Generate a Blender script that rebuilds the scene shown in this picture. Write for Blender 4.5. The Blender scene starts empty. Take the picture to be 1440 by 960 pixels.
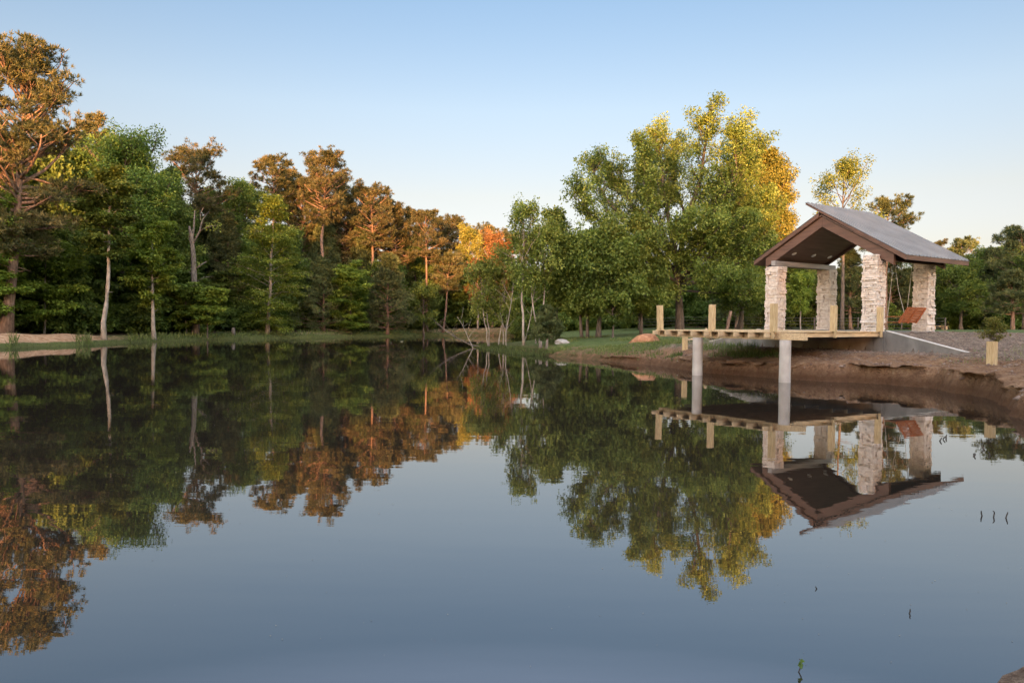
import bpy, math, random
import numpy as np

# ------------------------------------------------------------------ camera, sky, sun, exposure
S = bpy.context.scene
C = S.collection
R_ = math.radians
PITCH, ROLL, EYE, FOC = 0.027, 0.0082, 2.1, 1080.0      # focal length in photo pixels (1440 wide)
cam = bpy.data.cameras.new('camera')
cam.lens, cam.sensor_width, cam.clip_end = 36 * FOC / 1440, 36, 5000
co = bpy.data.objects.new('camera', cam)
C.objects.link(co)
co.location = (0, 0, EYE)
from mathutils import Matrix, Vector
co.rotation_euler = (Matrix.Rotation(R_(90) - PITCH, 3, 'X') @ Matrix.Rotation(ROLL, 3, 'Z')).to_euler()
S.camera = co
SUN_EL, SUN_AZ = R_(4.0), math.atan2(-0.10, -1.0)        # azimuth clockwise from +Y: behind the camera, a touch left
world = bpy.data.worlds.new('World')
S.world = world
world.use_nodes = True
wn = world.node_tree
bg = wn.nodes['Background']
sky = wn.nodes.new('ShaderNodeTexSky')
sky.sky_type = 'NISHITA'
sky.sun_disc = False
sky.sun_elevation = SUN_EL
sky.sun_rotation = SUN_AZ
sky.air_density, sky.dust_density, sky.ozone_density = 1.0, 0.6, 1.6
tcw = wn.nodes.new('ShaderNodeTexCoord')
sepw = wn.nodes.new('ShaderNodeSeparateXYZ')
wn.links.new(tcw.outputs['Generated'], sepw.inputs[0])
rw = wn.nodes.new('ShaderNodeValToRGB')                  # sky tint by elevation, boosted overhead as added fill light
SKYT = [(0.0, (.52, .70, 1.6)), (.05, (.55, .56, 1.1)), (.09, (.57, .475, .63)), (.157, (.70, .52, .54)), (.26, (.76, .61, .62)), (.385, (.65, .60, .65)), (.43, (1.05, .86, .90)), (.58, (2.5, 1.55, 1.05)), (1.0, (13.5, 6.2, 3.6))]
SKYT = [(p_, tuple(c_ * .52 for c_ in t_)) for p_, t_ in SKYT]
while len(rw.color_ramp.elements) < len(SKYT): rw.color_ramp.elements.new(.5)
for el_, (p_, c_) in zip(rw.color_ramp.elements, SKYT):
    el_.position = p_; el_.color = (c_[0] / 2, c_[1] / 2, c_[2] / 2, 1)
wn.links.new(sepw.outputs[2], rw.inputs[0])
mw = wn.nodes.new('ShaderNodeMix'); mw.data_type = 'RGBA'; mw.blend_type = 'MULTIPLY'; mw.inputs[0].default_value = 1
mw.clamp_result = False
dotw = wn.nodes.new('ShaderNodeVectorMath'); dotw.operation = 'DOT_PRODUCT'
dotw.inputs[1].default_value = (math.sin(SUN_AZ), math.cos(SUN_AZ), 0)
wn.links.new(tcw.outputs['Generated'], dotw.inputs[0])
mrw = wn.nodes.new('ShaderNodeMapRange'); mrw.interpolation_type = 'SMOOTHSTEP'
for i_, v_ in ((1, -.45), (2, .35), (3, .0), (4, 1.0)): mrw.inputs[i_].default_value = v_
wn.links.new(dotw.outputs['Value'], mrw.inputs[0])
mx = wn.nodes.new('ShaderNodeMix'); mx.data_type = 'RGBA'                # the sunset half of the sky stays brighter
wn.links.new(mrw.outputs[0], mx.inputs[0]); wn.links.new(rw.outputs[0], mx.inputs[6]); mx.inputs[7].default_value = (1.55, 1.10, .93, 1)
wn.links.new(sky.outputs[0], mw.inputs[6]); wn.links.new(mx.outputs[2], mw.inputs[7])
m2 = wn.nodes.new('ShaderNodeVectorMath'); m2.operation = 'SCALE'; m2.inputs['Scale'].default_value = 2.0
wn.links.new(mw.outputs[2], m2.inputs[0])
wn.links.new(m2.outputs[0], bg.inputs[0])
bg.inputs[1].default_value = 0.15
sl = bpy.data.lights.new('sun', 'SUN')
sl.energy, sl.angle, sl.color = 3.0, R_(0.9), (1.0, 0.44, 0.15)
so = bpy.data.objects.new('sun', sl)
C.objects.link(so)
sd = Vector((math.sin(SUN_AZ) * math.cos(SUN_EL), math.cos(SUN_AZ) * math.cos(SUN_EL), math.sin(SUN_EL)))
so.rotation_euler = sd.to_track_quat('Z', 'Y').to_euler()
S.view_settings.view_transform = 'Standard'
S.view_settings.look = 'None'
S.view_settings.gamma = 1
S.view_settings.use_curve_mapping = False
S.view_settings.exposure = 2.95
S.cycles.max_bounces = 6
S.cycles.diffuse_bounces = 3
S.cycles.glossy_bounces = 3
S.cycles.transmission_bounces = 3
S.cycles.transparent_max_bounces = 4
S.cycles.caustics_reflective = S.cycles.caustics_refractive = False
S.cycles.use_denoising = True

# ------------------------------------------------------------------ helpers
_cp, _sp, _cr, _sr = math.cos(PITCH), math.sin(PITCH), math.cos(ROLL), math.sin(ROLL)
def ray(px, py):
    x, y = px - 720, py - 480
    x, y = _cr * x + _sr * y, -_sr * x + _cr * y
    x, y = x / FOC, -y / FOC
    return (x, _cp + y * _sp, -_sp + y * _cp)
def G(px, py, z=0.0):                       # the spot on the level z seen at a photo pixel
    d = ray(px, py)
    t = (z - EYE) / d[2]
    return (d[0] * t, d[1] * t)
def at(px, py, Y):                          # the spot at distance Y
    d = ray(px, py)
    t = Y / d[1]
    return np.array((d[0] * t, Y, EYE + d[2] * t))

def put(name, verts, faces, mat=None, parent=None, smooth=False, tone=None):
    me = bpy.data.meshes.new(name)
    if isinstance(faces, np.ndarray):
        verts = np.asarray(verts, np.float32)
        n, k = faces.shape
        me.vertices.add(len(verts)); me.vertices.foreach_set('co', verts.ravel())
        me.loops.add(n * k); me.loops.foreach_set('vertex_index', faces.astype(np.int32).ravel())
        me.polygons.add(n)
        me.polygons.foreach_set('loop_start', np.arange(0, n * k, k, dtype=np.int32))
        me.polygons.foreach_set('loop_total', np.full(n, k, np.int32))
        me.update(calc_edges=True)
    else:
        me.from_pydata([tuple(map(float, v)) for v in verts], [], faces)
        me.update()
    if smooth:
        me.polygons.foreach_set('use_smooth', np.ones(len(me.polygons), bool))
    if tone is not None:
        a = me.attributes.new('tone', 'FLOAT', 'FACE')
        a.data.foreach_set('value', np.asarray(tone, np.float32))
    if mat: me.materials.append(mat)
    o = bpy.data.objects.new(name, me)
    C.objects.link(o)
    if parent is not None: o.parent = parent
    return o
def tag(o, label=None, cat=None, group=None, kind=None):
    if label: o['label'] = label
    if cat: o['category'] = cat
    if group: o['group'] = group
    if kind: o['kind'] = kind
    return o
def thing(name, label, cat, loc=(0, 0, 0), rz=0.0, group=None):
    o = bpy.data.objects.new(name, None)
    C.objects.link(o)
    o.empty_display_size = 0.3
    o.location = loc
    o.rotation_euler = (0, 0, rz)
    return tag(o, label, cat, group)
def dup(root, loc, rz=0.0, scale=(1, 1, 1), label=None, group=None):
    r = root.copy(); C.objects.link(r)
    r.location = loc; r.rotation_euler = (0, 0, rz); r.scale = scale
    if label: r['label'] = label
    if group: r['group'] = group
    elif 'group' in r: del r['group']
    for ch in list(root.children):
        c = ch.copy(); C.objects.link(c); c.parent = r
        for g in list(ch.children):
            d = g.copy(); C.objects.link(d); d.parent = c
    return r

class MB:                                    # collects solids into one mesh
    def __init__(s): s.v, s.f = [], []
    def add(s, v, f):
        b = len(s.v); s.v += [tuple(p) for p in v]; s.f += [tuple(i + b for i in q) for q in f]
    def box(s, x0, x1, y0, y1, z0, z1, jit=0, rnd=None):
        v = [(x, y, z) for z in (z0, z1) for y in (y0, y1) for x in (x0, x1)]
        if jit: v = [tuple(c + rnd.uniform(-jit, jit) for c in p) for p in v]
        s.add(v, [(0, 2, 3, 1), (4, 5, 7, 6), (0, 1, 5, 4), (2, 6, 7, 3), (0, 4, 6, 2), (1, 3, 7, 5)])
    def prism(s, poly, axis, a0, a1):        # polygon in the other two axes, pushed along axis
        n = len(poly)
        def mk(p, a):
            q = list(p); q.insert(axis, a); return tuple(q)
        v = [mk(p, a0) for p in poly] + [mk(p, a1) for p in poly]
        s.add(v, [tuple(range(n))[::-1], tuple(range(n, 2 * n))] + [(i, (i + 1) % n, n + (i + 1) % n, n + i) for i in range(n)])
    def tube(s, pts, rad, k=8, cap=True):
        pts = [np.asarray(p, float) for p in pts]
        b = len(s.v)
        up = np.array((0.13, 0.31, 0.94))
        for i, p in enumerate(pts):
            t = pts[min(i + 1, len(pts) - 1)] - pts[max(i - 1, 0)]
            t = t / (np.linalg.norm(t) + 1e-9)
            a = np.cross(t, up if abs(t @ up) < .95 else np.array((1., 0, 0))); a /= np.linalg.norm(a)
            c = np.cross(t, a)
            r = rad[i] if hasattr(rad, '__len__') else rad
            for j in range(k):
                w = 2 * math.pi * j / k
                s.v.append(tuple(p + r * (math.cos(w) * a + math.sin(w) * c)))
        for i in range(len(pts) - 1):
            for j in range(k):
                s.f.append((b + i * k + j, b + i * k + (j + 1) % k, b + (i + 1) * k + (j + 1) % k, b + (i + 1) * k + j))
        if cap:
            s.f.append(tuple(range(b, b + k))[::-1]); e = b + (len(pts) - 1) * k
            s.f.append(tuple(range(e, e + k)))
    def build(s, name, mat, parent=None, smooth=False, bevel=0):
        o = put(name, s.v, s.f, mat, parent, smooth)
        if bevel:
            m = o.modifiers.new('bevel', 'BEVEL'); m.width = bevel; m.segments = 2; m.limit_method = 'ANGLE'
        return o

# ------------------------------------------------------------------ materials
def new_mat(name):
    m = bpy.data.materials.new(name); m.use_nodes = True
    return m, m.node_tree, m.node_tree.nodes['Principled BSDF']
def ramp(nt, cols, fac):
    r = nt.nodes.new('ShaderNodeValToRGB')
    e = r.color_ramp.elements
    while len(e) < len(cols): e.new(0.5)
    for i, c in enumerate(cols):
        p, c = c if isinstance(c[0], (int, float)) and isinstance(c[1], tuple) else (i / (len(cols) - 1), c)
        e[i].position = p; e[i].color = (*c, 1)
    nt.links.new(fac, r.inputs[0])
    return r.outputs[0]
def noise(nt, scale, detail=4, stretch=None, coord='Object', rough=.55):
    tc = nt.nodes.new('ShaderNodeTexCoord')
    n = nt.nodes.new('ShaderNodeTexNoise')
    n.inputs['Scale'].default_value = scale; n.inputs['Detail'].default_value = detail; n.inputs['Roughness'].default_value = rough
    src = tc.outputs[coord]
    if stretch:
        mp = nt.nodes.new('ShaderNodeMapping'); mp.inputs['Scale'].default_value = stretch
        nt.links.new(src, mp.inputs[0]); src = mp.outputs[0]
    nt.links.new(src, n.inputs['Vector'])
    return n.outputs['Fac']
def math_(nt, op, a, b=None, clamp=False):
    m = nt.nodes.new('ShaderNodeMath'); m.operation = op; m.use_clamp = clamp
    for i, x in enumerate((a, b)):
        if x is None: continue
        if isinstance(x, (int, float)): m.inputs[i].default_value = x
        else: nt.links.new(x, m.inputs[i])
    return m.outputs[0]
def mix(nt, fac, a, b, mode='MIX'):
    m = nt.nodes.new('ShaderNodeMix'); m.data_type = 'RGBA'; m.blend_type = mode
    for i, x in ((0, fac), (6, a), (7, b)):
        if isinstance(x, (int, float)): m.inputs[i].default_value = x
        elif isinstance(x, tuple): m.inputs[i].default_value = (*x, 1)
        else: nt.links.new(x, m.inputs[i])
    return m.outputs[2]
def attr(nt, name):
    a = nt.nodes.new('ShaderNodeAttribute'); a.attribute_name = name
    return a.outputs['Fac']
def bump(nt, bs, h, strength, dist):
    b = nt.nodes.new('ShaderNodeBump'); b.inputs['Strength'].default_value = strength; b.inputs['Distance'].default_value = dist
    nt.links.new(h, b.inputs['Height']); nt.links.new(b.outputs[0], bs.inputs['Normal'])
def simple(name, cols, scale=4, stretch=None, rough=.7, bmp=.4, bdist=.01, detail=5, metal=0, spec=.4):
    m, nt, bs = new_mat(name)
    f = noise(nt, scale, detail, stretch)
    lo = 0.3
    nt.links.new(ramp(nt, [(lo + (1 - 2 * lo) * i / (len(cols) - 1), c) for i, c in enumerate(cols)], f), bs.inputs['Base Color'])
    bs.inputs['Roughness'].default_value = rough; bs.inputs['Metallic'].default_value = metal
    bs.inputs['Specular IOR Level'].default_value = spec
    if bmp: bump(nt, bs, noise(nt, scale * 3, detail, stretch), bmp, bdist)
    return m
def leaf_mat(name, cols, trans=.35, rough=.6):
    m, nt, bs = new_mat(name)
    cols = [tuple(c * k for c in q) for q, k in zip(cols, (.68, .98, 1.22))]     # leaf to leaf and clump to clump variety
    col = ramp(nt, cols, attr(nt, 'tone'))
    oi = nt.nodes.new('ShaderNodeObjectInfo')
    hs = nt.nodes.new('ShaderNodeHueSaturation')
    nt.links.new(col, hs.inputs['Color'])
    nt.links.new(math_(nt, 'ADD', math_(nt, 'MULTIPLY', oi.outputs['Random'], .025), .470), hs.inputs['Hue'])
    nt.links.new(math_(nt, 'ADD', math_(nt, 'MULTIPLY', oi.outputs['Random'], .35), .82), hs.inputs['Value'])
    col = hs.outputs[0]
    nt.links.new(col, bs.inputs['Base Color'])
    bs.inputs['Roughness'].default_value = rough; bs.inputs['Specular IOR Level'].default_value = .25
    tr = nt.nodes.new('ShaderNodeBsdfTranslucent')
    nt.links.new(mix(nt, .25, col, (.22, .3, .02)), tr.inputs[0])
    ms = nt.nodes.new('ShaderNodeMixShader'); ms.inputs[0].default_value = trans
    nt.links.new(bs.outputs[0], ms.inputs[1]); nt.links.new(tr.outputs[0], ms.inputs[2])
    nt.links.new(ms.outputs[0], nt.nodes['Material Output'].inputs[0])
    return m
L = dict(
    pine=leaf_mat('pine_needles', [(.034, .046, .015), (.066, .072, .026), (.11, .10, .04)], .2),
    darkpine=leaf_mat('dark_pine_needles', [(.026, .044, .017), (.058, .082, .030), (.10, .125, .048)], .2),
    green=leaf_mat('green_leaves', [(.035, .075, .014), (.075, .135, .024), (.13, .20, .04)]),
    bright=leaf_mat('bright_spring_leaves', [(.06, .115, .016), (.12, .20, .027), (.20, .29, .048)], .4),
    dark=leaf_mat('dark_leaves', [(.034, .072, .015), (.070, .128, .024), (.115, .18, .038)]),
    olive=leaf_mat('olive_leaves', [(.06, .10, .018), (.115, .165, .03), (.19, .235, .055)], .4),
    gold=leaf_mat('yellow_green_leaves', [(.10, .12, .018), (.165, .175, .03), (.24, .24, .05)], .4),
    copper=leaf_mat('copper_leaves', [(.16, .10, .03), (.25, .15, .045), (.34, .21, .07)], .4),
)
B = dict(
    pine=simple('pine_bark', [(.07, .045, .032), (.15, .095, .068), (.23, .16, .12)], 3, (3, 3, .8), .9, .8, .04),
    pale=simple('pale_bark', [(.13, .11, .09), (.22, .195, .165), (.31, .28, .245)], 2.5, (2, 2, .8), .85, .5, .02),
    dark=simple('dark_bark', [(.045, .037, .03), (.085, .07, .058), (.13, .11, .09)], 3, (3, 3, .8), .9, .8, .03),
    dead=simple('dead_wood', [(.07, .055, .045), (.135, .11, .09), (.22, .185, .155)], 3, (3, 3, .6), .9, .7, .03),
)
M = dict(
    board=simple('treated_board', [(.30, .21, .12), (.42, .31, .18), (.52, .40, .24)], 3, (.6, 6, 6), .7, .3, .004),
    post=simple('treated_post', [(.27, .19, .095), (.385, .285, .15), (.48, .37, .21)], 5, (5, 5, .7), .7, .35, .004),
    concrete=simple('concrete', [(.095, .09, .08), (.14, .131, .117), (.19, .178, .16)], 1.6, (1, 1, .5), .85, .35, .006),
    pile=simple('pile_concrete', [(.27, .245, .215), (.36, .325, .29), (.43, .395, .355)], 2.5, (1, 1, .6), .8, .3, .006),
    skylit_edge=simple('painted_skylit_edge', [(.34, .32, .29), (.43, .41, .375), (.5, .48, .44)], 4, None, .85, .3, .004),  # pale colour stands in for sky light on the wing tops
    fascia=simple('brown_fascia', [(.068, .034, .022), (.095, .048, .031), (.12, .063, .042)], 2, (.6, .6, 5), .6, .15, .003),
    soffit=simple('brown_ceiling', [(.085, .05, .036), (.115, .068, .049), (.145, .088, .064)], 1.5, (.5, 5, 5), .6, .2, .003),
    steel=simple('grey_beam', [(.17, .16, .15), (.24, .225, .215), (.31, .29, .28)], 1.5, (.4, 4, 4), .6, .2, .003),
    roof=simple('metal_roofing', [(.135, .140, .142), (.165, .170, .173), (.195, .202, .205)], .9, (1, 1, 1), .6, .1, .002, spec=.3),
    white=simple('white_trim', [(.7, .7, .68), (.8, .8, .78)], 3, None, .5, 0),
    swing=simple('stained_wood', [(.22, .065, .024), (.33, .11, .042), (.43, .155, .065)], 4, (.6, 6, 6), .55, .3, .003),
    rope=simple('rope', [(.35, .32, .27), (.5, .46, .4)], 30, None, .9, 0),
    wire=simple('fence_wire', [(.10, .10, .095), (.17, .17, .16)], 30, None, .6, 0, metal=.6),
    rock=simple('pale_rock', [(.17, .16, .14), (.25, .235, .215), (.33, .31, .285)], 3, None, .9, .6, .03),
    log=simple('cut_logs', [(.25, .17, .10), (.42, .31, .20), (.55, .44, .31)], 6, None, .85, .4, .01),
    twig=simple('twig_bark', [(.03, .025, .02), (.06, .05, .04)], 12, None, .8, .2, .004),
)
def stone_mat():
    m, nt, bs = new_mat('limestone')
    a = ramp(nt, [(.25, (.37, .30, .25)), (.5, (.54, .475, .42)), (.75, (.66, .61, .56))], noise(nt, 7, 6))
    a = mix(nt, math_(nt, 'MULTIPLY', attr(nt, 'tone'), .6), a, (.52, .43, .33), 'MIX')
    nt.links.new(a, bs.inputs['Base Color']); bs.inputs['Roughness'].default_value = .9
    bump(nt, bs, noise(nt, 22, 6), .9, .025)
    return m
M['stone'] = stone_mat()

# ------------------------------------------------------------------ pond outline and terrain
# vertex: (x, y, lip, h4, h14, clay, sand, mulch, lawn)
Z = (0, 0, 0, 0)
def sh(p, *a): return (p[0], p[1], *a)
OUT = [
    sh(G(-80, 494), .25, .55, .9, 0, .3, 0, 0), sh(G(0, 489.5), .22, .75, 1.0, 0, .8, 0, 0), sh(G(60, 487.5), .22, .8, 1.0, 0, 1, 0, 0),
    sh(G(120, 485.5), .22, .7, 1.0, 0, .9, 0, 0), sh(G(200, 481), .2, .5, .95, 0, .4, 0, .3), sh(G(300, 477.5), .2, .5, .9, 0, 0, 0, .6),
    sh(G(400, 475.5), .25, .55, .9, 0, .3, 0, .5), sh(G(480, 474.2), .25, .6, .9, .1, .4, 0, .4), sh(G(560, 473), .25, .6, .9, 0, .1, 0, .4),
    sh(G(620, 471.8), .3, .8, 1.1, .3, .5, 0, .2), (-3.0, 106, .4, 1.0, 1.3, .5, .5, 0, .2),
    (3.0, 103, .4, .9, 1.4, .2, .2, 0, .3), (5.5, 88, .4, .8, 1.4, .1, 0, 0, .4), (3.2, 72, .3, .7, 1.3, .1, 0, 0, .5),
    sh(G(686, 486), .12, .6, 1.2, .2, 0, .1, .4), sh(G(700, 491.5), .12, .6, 1.2, .3, 0, .2, .3), sh(G(740, 497), .15, .65, 1.2, .5, 0, .2, .5),
    sh(G(780, 501.5), .2, .75, 1.3, .5, 0, .2, 1), sh(G(850, 507.5), .25, .85, 1.45, .6, 0, .4, .8), sh(G(920, 514), .33, 1.0, 1.6, .8, 0, .8, .3),
    sh(G(1000, 524.5), .4, 1.0, 1.7, 1, 0, 1, 0), sh(G(1100, 532.5), .5, .95, 1.7, 1, 0, 1, 0), sh(G(1200, 538), .6, .98, 1.7, 1, 0, 1, 0),
    sh(G(1250, 541), .62, 1.0, 1.7, 1, 0, 1, 0), sh(G(1320, 547), .6, 1.02, 1.7, 1, 0, 1, 0), sh(G(1380, 558), .5, 1.1, 1.7, 1, 0, 1, 0),
    sh(G(1420, 574), .4, 1.15, 1.7, 1, 0, 1, 0), sh(G(1446, 593), .4, 1.1, 1.7, 1, 0, 1, 0),
    (12.3, 16.5, .35, 1.0, 1.6, .9, 0, 1, 0), (10.2, 12.2, .3, .9, 1.5, .8, 0, .8, .2), (7.4, 8.8, .2, .8, 1.4, .7, 0, .6, .3),
    (4.7, 6.1, .06, .3, 1.2, .5, .2, 1, 0), sh(G(1440, 930), .04, .16, .8, .25, .2, 1, 0), sh(G(1384, 962), .04, .16, .8, .25, .2, 1, 0),
    (2.0, 3.4, .06, .25, .9, .3, .3, 1, 0), (0, 2.6, .12, .45, .8, .5, .2, .3, .5), (-8, 2.8, .2, .5, .9, .5, 0, .3, .6),
    (-24, 8, .2, .6, 1.0, .3, 0, 0, .6), (-42, 24, .2, .6, 1.0, .2, 0, 0, .6), (-47, 42, .2, .6, 1.0, .1, 0, 0, .5),
]
PA = np.array(OUT, float)
TH = R_(34.95); CT, ST = math.cos(TH), math.sin(TH)
def UV(x, y): return x * CT + y * ST, -x * ST + y * CT
def W(u, v): return u * CT - v * ST, u * ST + v * CT

_rg = np.random.default_rng(7)
_lat = _rg.random((256, 256))
def vn(x, y):                                # smooth value noise
    xi, yi = np.floor(x).astype(int), np.floor(y).astype(int)
    fx, fy = x - xi, y - yi
    fx, fy = fx * fx * (3 - 2 * fx), fy * fy * (3 - 2 * fy)
    g = lambda a, b: _lat[a & 255, b & 255]
    return (g(xi, yi) * (1 - fx) + g(xi + 1, yi) * fx) * (1 - fy) + (g(xi, yi + 1) * (1 - fx) + g(xi + 1, yi + 1) * fx) * fy - .5
def fbm(x, y, o=4):
    s, a = 0, 1
    for i in range(o):
        s = s + a * vn(x * 2 ** i + 17 * i, y * 2 ** i + 9 * i); a *= .5
    return s
WALL_U, V0, V1, VE0, VE1 = 30.45, 16.95, 23.2, 13.8, 26.2      # abutment: face, ends of the level part, ends of the wings
def wall_top(v):
    return np.interp(v, [VE0, V0, V1, VE1], [1.0, 1.775, 1.775, 1.08])
def terrain(x, y):
    x = np.asarray(x, float); y = np.asarray(y, float)
    x0, y0 = PA[:, 0], PA[:, 1]
    x1, y1 = np.roll(x0, -1), np.roll(y0, -1)
    wob = .5 * fbm(x * .45, y * .45, 2) + .42 * fbm(x * 1.7 + 5, y * 1.7, 3)
    best = np.full(x.shape, 1e9); inside = np.zeros(x.shape, bool)
    num = [np.zeros(x.shape) for _ in range(7)]; den = np.zeros(x.shape)
    for i in range(len(x0)):
        dx, dy = x1[i] - x0[i], y1[i] - y0[i]
        t = np.clip(((x - x0[i]) * dx + (y - y0[i]) * dy) / (dx * dx + dy * dy), 0, 1)
        d2 = (x - x0[i] - t * dx) ** 2 + (y - y0[i] - t * dy) ** 2
        best = np.minimum(best, d2)
        cr = ((y0[i] > y) != (y1[i] > y)) & (x < dx * (y - y0[i]) / (dy if abs(dy) > 1e-9 else 1e-9) + x0[i])
        inside ^= cr
        w = 1 / (d2 + .05) ** 2
        j = (i + 1) % len(x0)
        for k in range(7):
            num[k] += w * (PA[i, 2 + k] * (1 - t) + PA[j, 2 + k] * t)
        den += w
    lip, h4, h14, clay, sand, mulch, lawn = [n / den for n in num]
    d = np.sqrt(best) * np.where(inside, -1, 1)
    d = d + wob * np.clip(1 - np.abs(d) / 3, 0, 1) * (.35 + .35 * clay)
    z = np.where(d < 0, np.maximum(-1.1, d * .45), 0)
    lipn = lip * (1 + .45 * fbm(x * .9, y * .9, 3))
    lw = .22 + .25 * (1 - clay)
    a = np.clip(d / lw, 0, 1)
    p = np.where(d <= lw, lipn * a ** .75, np.where(d < 4, lipn + (h4 - lipn) * ((d - lw) / (4 - lw)), np.where(d < 13, h4 + (h14 - h4) * ((d - 4) / 9), h14)))
    z = np.where(d > 0, p, z)
    amp = np.clip(d / .5, 0, 1)
    z = z + amp * (.16 * fbm(x * .8, y * .8, 3) * np.clip(clay + mulch * .6, .25, 1) + .11 * clay * fbm(x * 2.6, y * 2.6, 4) + .05 * np.clip(clay + mulch, 0, 1) * fbm(x * 7.5, y * 7.5, 2))
    # sandy berm on the left bank
    z = z + sand * .28 * np.exp(-((d - 2.6) / 1.1) ** 2) * (1 + .8 * fbm(x * .6, y * .6, 3))
    # far land settles to gentle levels
    u, v = UV(x, y)
    inwing = (v > VE0 - .05) & (v < VE1 + .05)
    wt = wall_top(v) - .035
    front = inwing & (u < WALL_U + .12) & (u > 22)
    z = np.where(front, np.minimum(z, .97 + .07 * fbm(x, y, 3)), z)
    back = inwing & (u >= WALL_U + .12)
    s = np.clip((u - WALL_U - .12) / 5, 0, 1)
    z = np.where(back, np.minimum(wt + s * .5, 1.74) + .02 * fbm(x * 2, y * 2, 3) * (u > WALL_U + .3), z)
    z = np.where((v > V0 - .3) & (v < V1 + .5) & (u > WALL_U + .12) & (u < 36.2), np.minimum(z, 1.735), z)
    mulch = np.clip(mulch * np.clip((15 - d) / 4, 0, 1), 0, 1)
    clay = clay * np.clip((4.2 - d) / 2.2, 0, 1)
    sand = sand * np.clip((5.0 - d) / 1.0, 0, 1) * np.clip((d - .5) / .5, 0, 1)
    return z, d, clay, sand, mulch, lawn
def gz(x, y): return float(terrain(np.array([x]), np.array([y]))[0][0])

def axis(parts):
    out = []
    for a, b, s in parts: out += list(np.arange(a, b, s))
    return np.array(out)
gx = np.concatenate([-np.geomspace(1500, 62, 22), axis([(-60, -20, .5), (-20, 1, .55), (1, 21, .14), (21, 60, .55)]), np.geomspace(61, 1500, 22)])
gy = np.concatenate([-np.geomspace(1500, 14, 24), axis([(-12, 2, .5), (2, 14, .15), (14, 42, .15), (42, 130, .5)]), np.geomspace(131, 1800, 22)])
GX, GY = np.meshgrid(gx, gy)
zz, dd, clay, sand, mulch, lawn = terrain(GX, GY)
far = np.clip((np.hypot(GX, GY - 50) - 90) / 80, 0, 1)
zz = zz * (1 - far) + 1.6 * far
nx, ny = len(gx), len(gy)
idx = np.arange(nx * ny).reshape(ny, nx)
quads = np.stack([idx[:-1, :-1], idx[:-1, 1:], idx[1:, 1:], idx[1:, :-1]], -1).reshape(-1, 4)
wood = np.clip((-GX - 4 + (GY - 60) * .28) / 6, 0, 1) * np.clip((dd - 3.0) / 2, 0, 1) * (GY > 20)
def ground_mat():
    m, nt, bs = new_mat('ground_cover')
    n1, n2, n3 = noise(nt, .5, 6), noise(nt, 3.2, 6), noise(nt, 14, 5)
    gr = ramp(nt, [(.3, (.045, .075, .018)), (.55, (.075, .12, .03)), (.75, (.12, .155, .05))], n2)
    gr = mix(nt, math_(nt, 'MULTIPLY', n1, .5), gr, (.10, .095, .05))
    lit = ramp(nt, [(.3, (.028, .021, .014)), (.6, (.065, .047, .03)), (.8, (.10, .075, .05))], n2)
    mu = ramp(nt, [(.34, (.06, .042, .033)), (.5, (.15, .115, .088)), (.66, (.30, .235, .18))], math_(nt, 'ADD', math_(nt, 'MULTIPLY', n3, .6), math_(nt, 'MULTIPLY', n2, .4)))
    cl = ramp(nt, [(.30, (.07, .038, .022)), (.48, (.17, .098, .056)), (.60, (.23, .145, .085)), (.74, (.36, .25, .16))], math_(nt, 'ADD', math_(nt, 'MULTIPLY', n2, .55), math_(nt, 'MULTIPLY', n3, .45)))
    sa = ramp(nt, [(.3, (.22, .125, .07)), (.5, (.37, .235, .14)), (.72, (.48, .34, .23))], n2)
    def edge(name, sharp=3.0):
        a = attr(nt, name)
        return math_(nt, 'ADD', math_(nt, 'MULTIPLY', math_(nt, 'SUBTRACT', math_(nt, 'ADD', a, math_(nt, 'MULTIPLY', math_(nt, 'SUBTRACT', n2, .5), 1.1)), .5), sharp), .5, True)
    c = mix(nt, edge('wood'), gr, lit)
    c = mix(nt, edge('mulch'), c, mu)
    c = mix(nt, edge('sand'), c, sa)
    c = mix(nt, edge('clay'), c, cl)
    geo = nt.nodes.new('ShaderNodeNewGeometry')
    sep = nt.nodes.new('ShaderNodeSeparateXYZ'); nt.links.new(geo.outputs['Position'], sep.inputs[0])
    wet = math_(nt, 'SUBTRACT', 1.0, math_(nt, 'DIVIDE', math_(nt, 'SUBTRACT', sep.outputs[2], .16), .34), True)   # soaked soil at the waterline
    c = mix(nt, math_(nt, 'MULTIPLY', wet, math_(nt, 'ADD', math_(nt, 'MULTIPLY', attr(nt, 'clay'), .6), .24)), c, (.060, .029, .014))
    nt.links.new(c, bs.inputs['Base Color'])
    bs.inputs['Roughness'].default_value = .95; bs.inputs['Specular IOR Level'].default_value = .15
    h = math_(nt, 'ADD', math_(nt, 'MULTIPLY', n2, .6), math_(nt, 'MULTIPLY', n3, .4))
    h = math_(nt, 'ADD', h, math_(nt, 'MULTIPLY', noise(nt, 42, 4), .22))
    bump(nt, bs, h, 1.0, .17)
    return m
gdy, gdx = np.gradient(dd, gy, gx)
gl = np.hypot(gdx, gdy) + 1e-6                            # washed-out overhangs along the raw clay bank
push = clay * np.clip((dd - .22) / .25, 0, 1) * np.clip((1.9 - dd) / 1.2, 0, 1) * np.clip(.33 + .85 * fbm(GX * 1.1 + 3, GY * 1.1, 3), 0, .7)
ground = put('ground', np.stack([GX - gdx / gl * push, GY - gdy / gl * push, zz], -1).reshape(-1, 3), quads, ground_mat(), smooth=True)
tag(ground, kind='structure')
for nm, ar in (('clay', clay), ('sand', sand), ('mulch', mulch), ('wood', wood)):
    a = ground.data.attributes.new(nm, 'FLOAT', 'POINT')
    a.data.foreach_set('value', ar.astype(np.float32).ravel())

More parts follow.
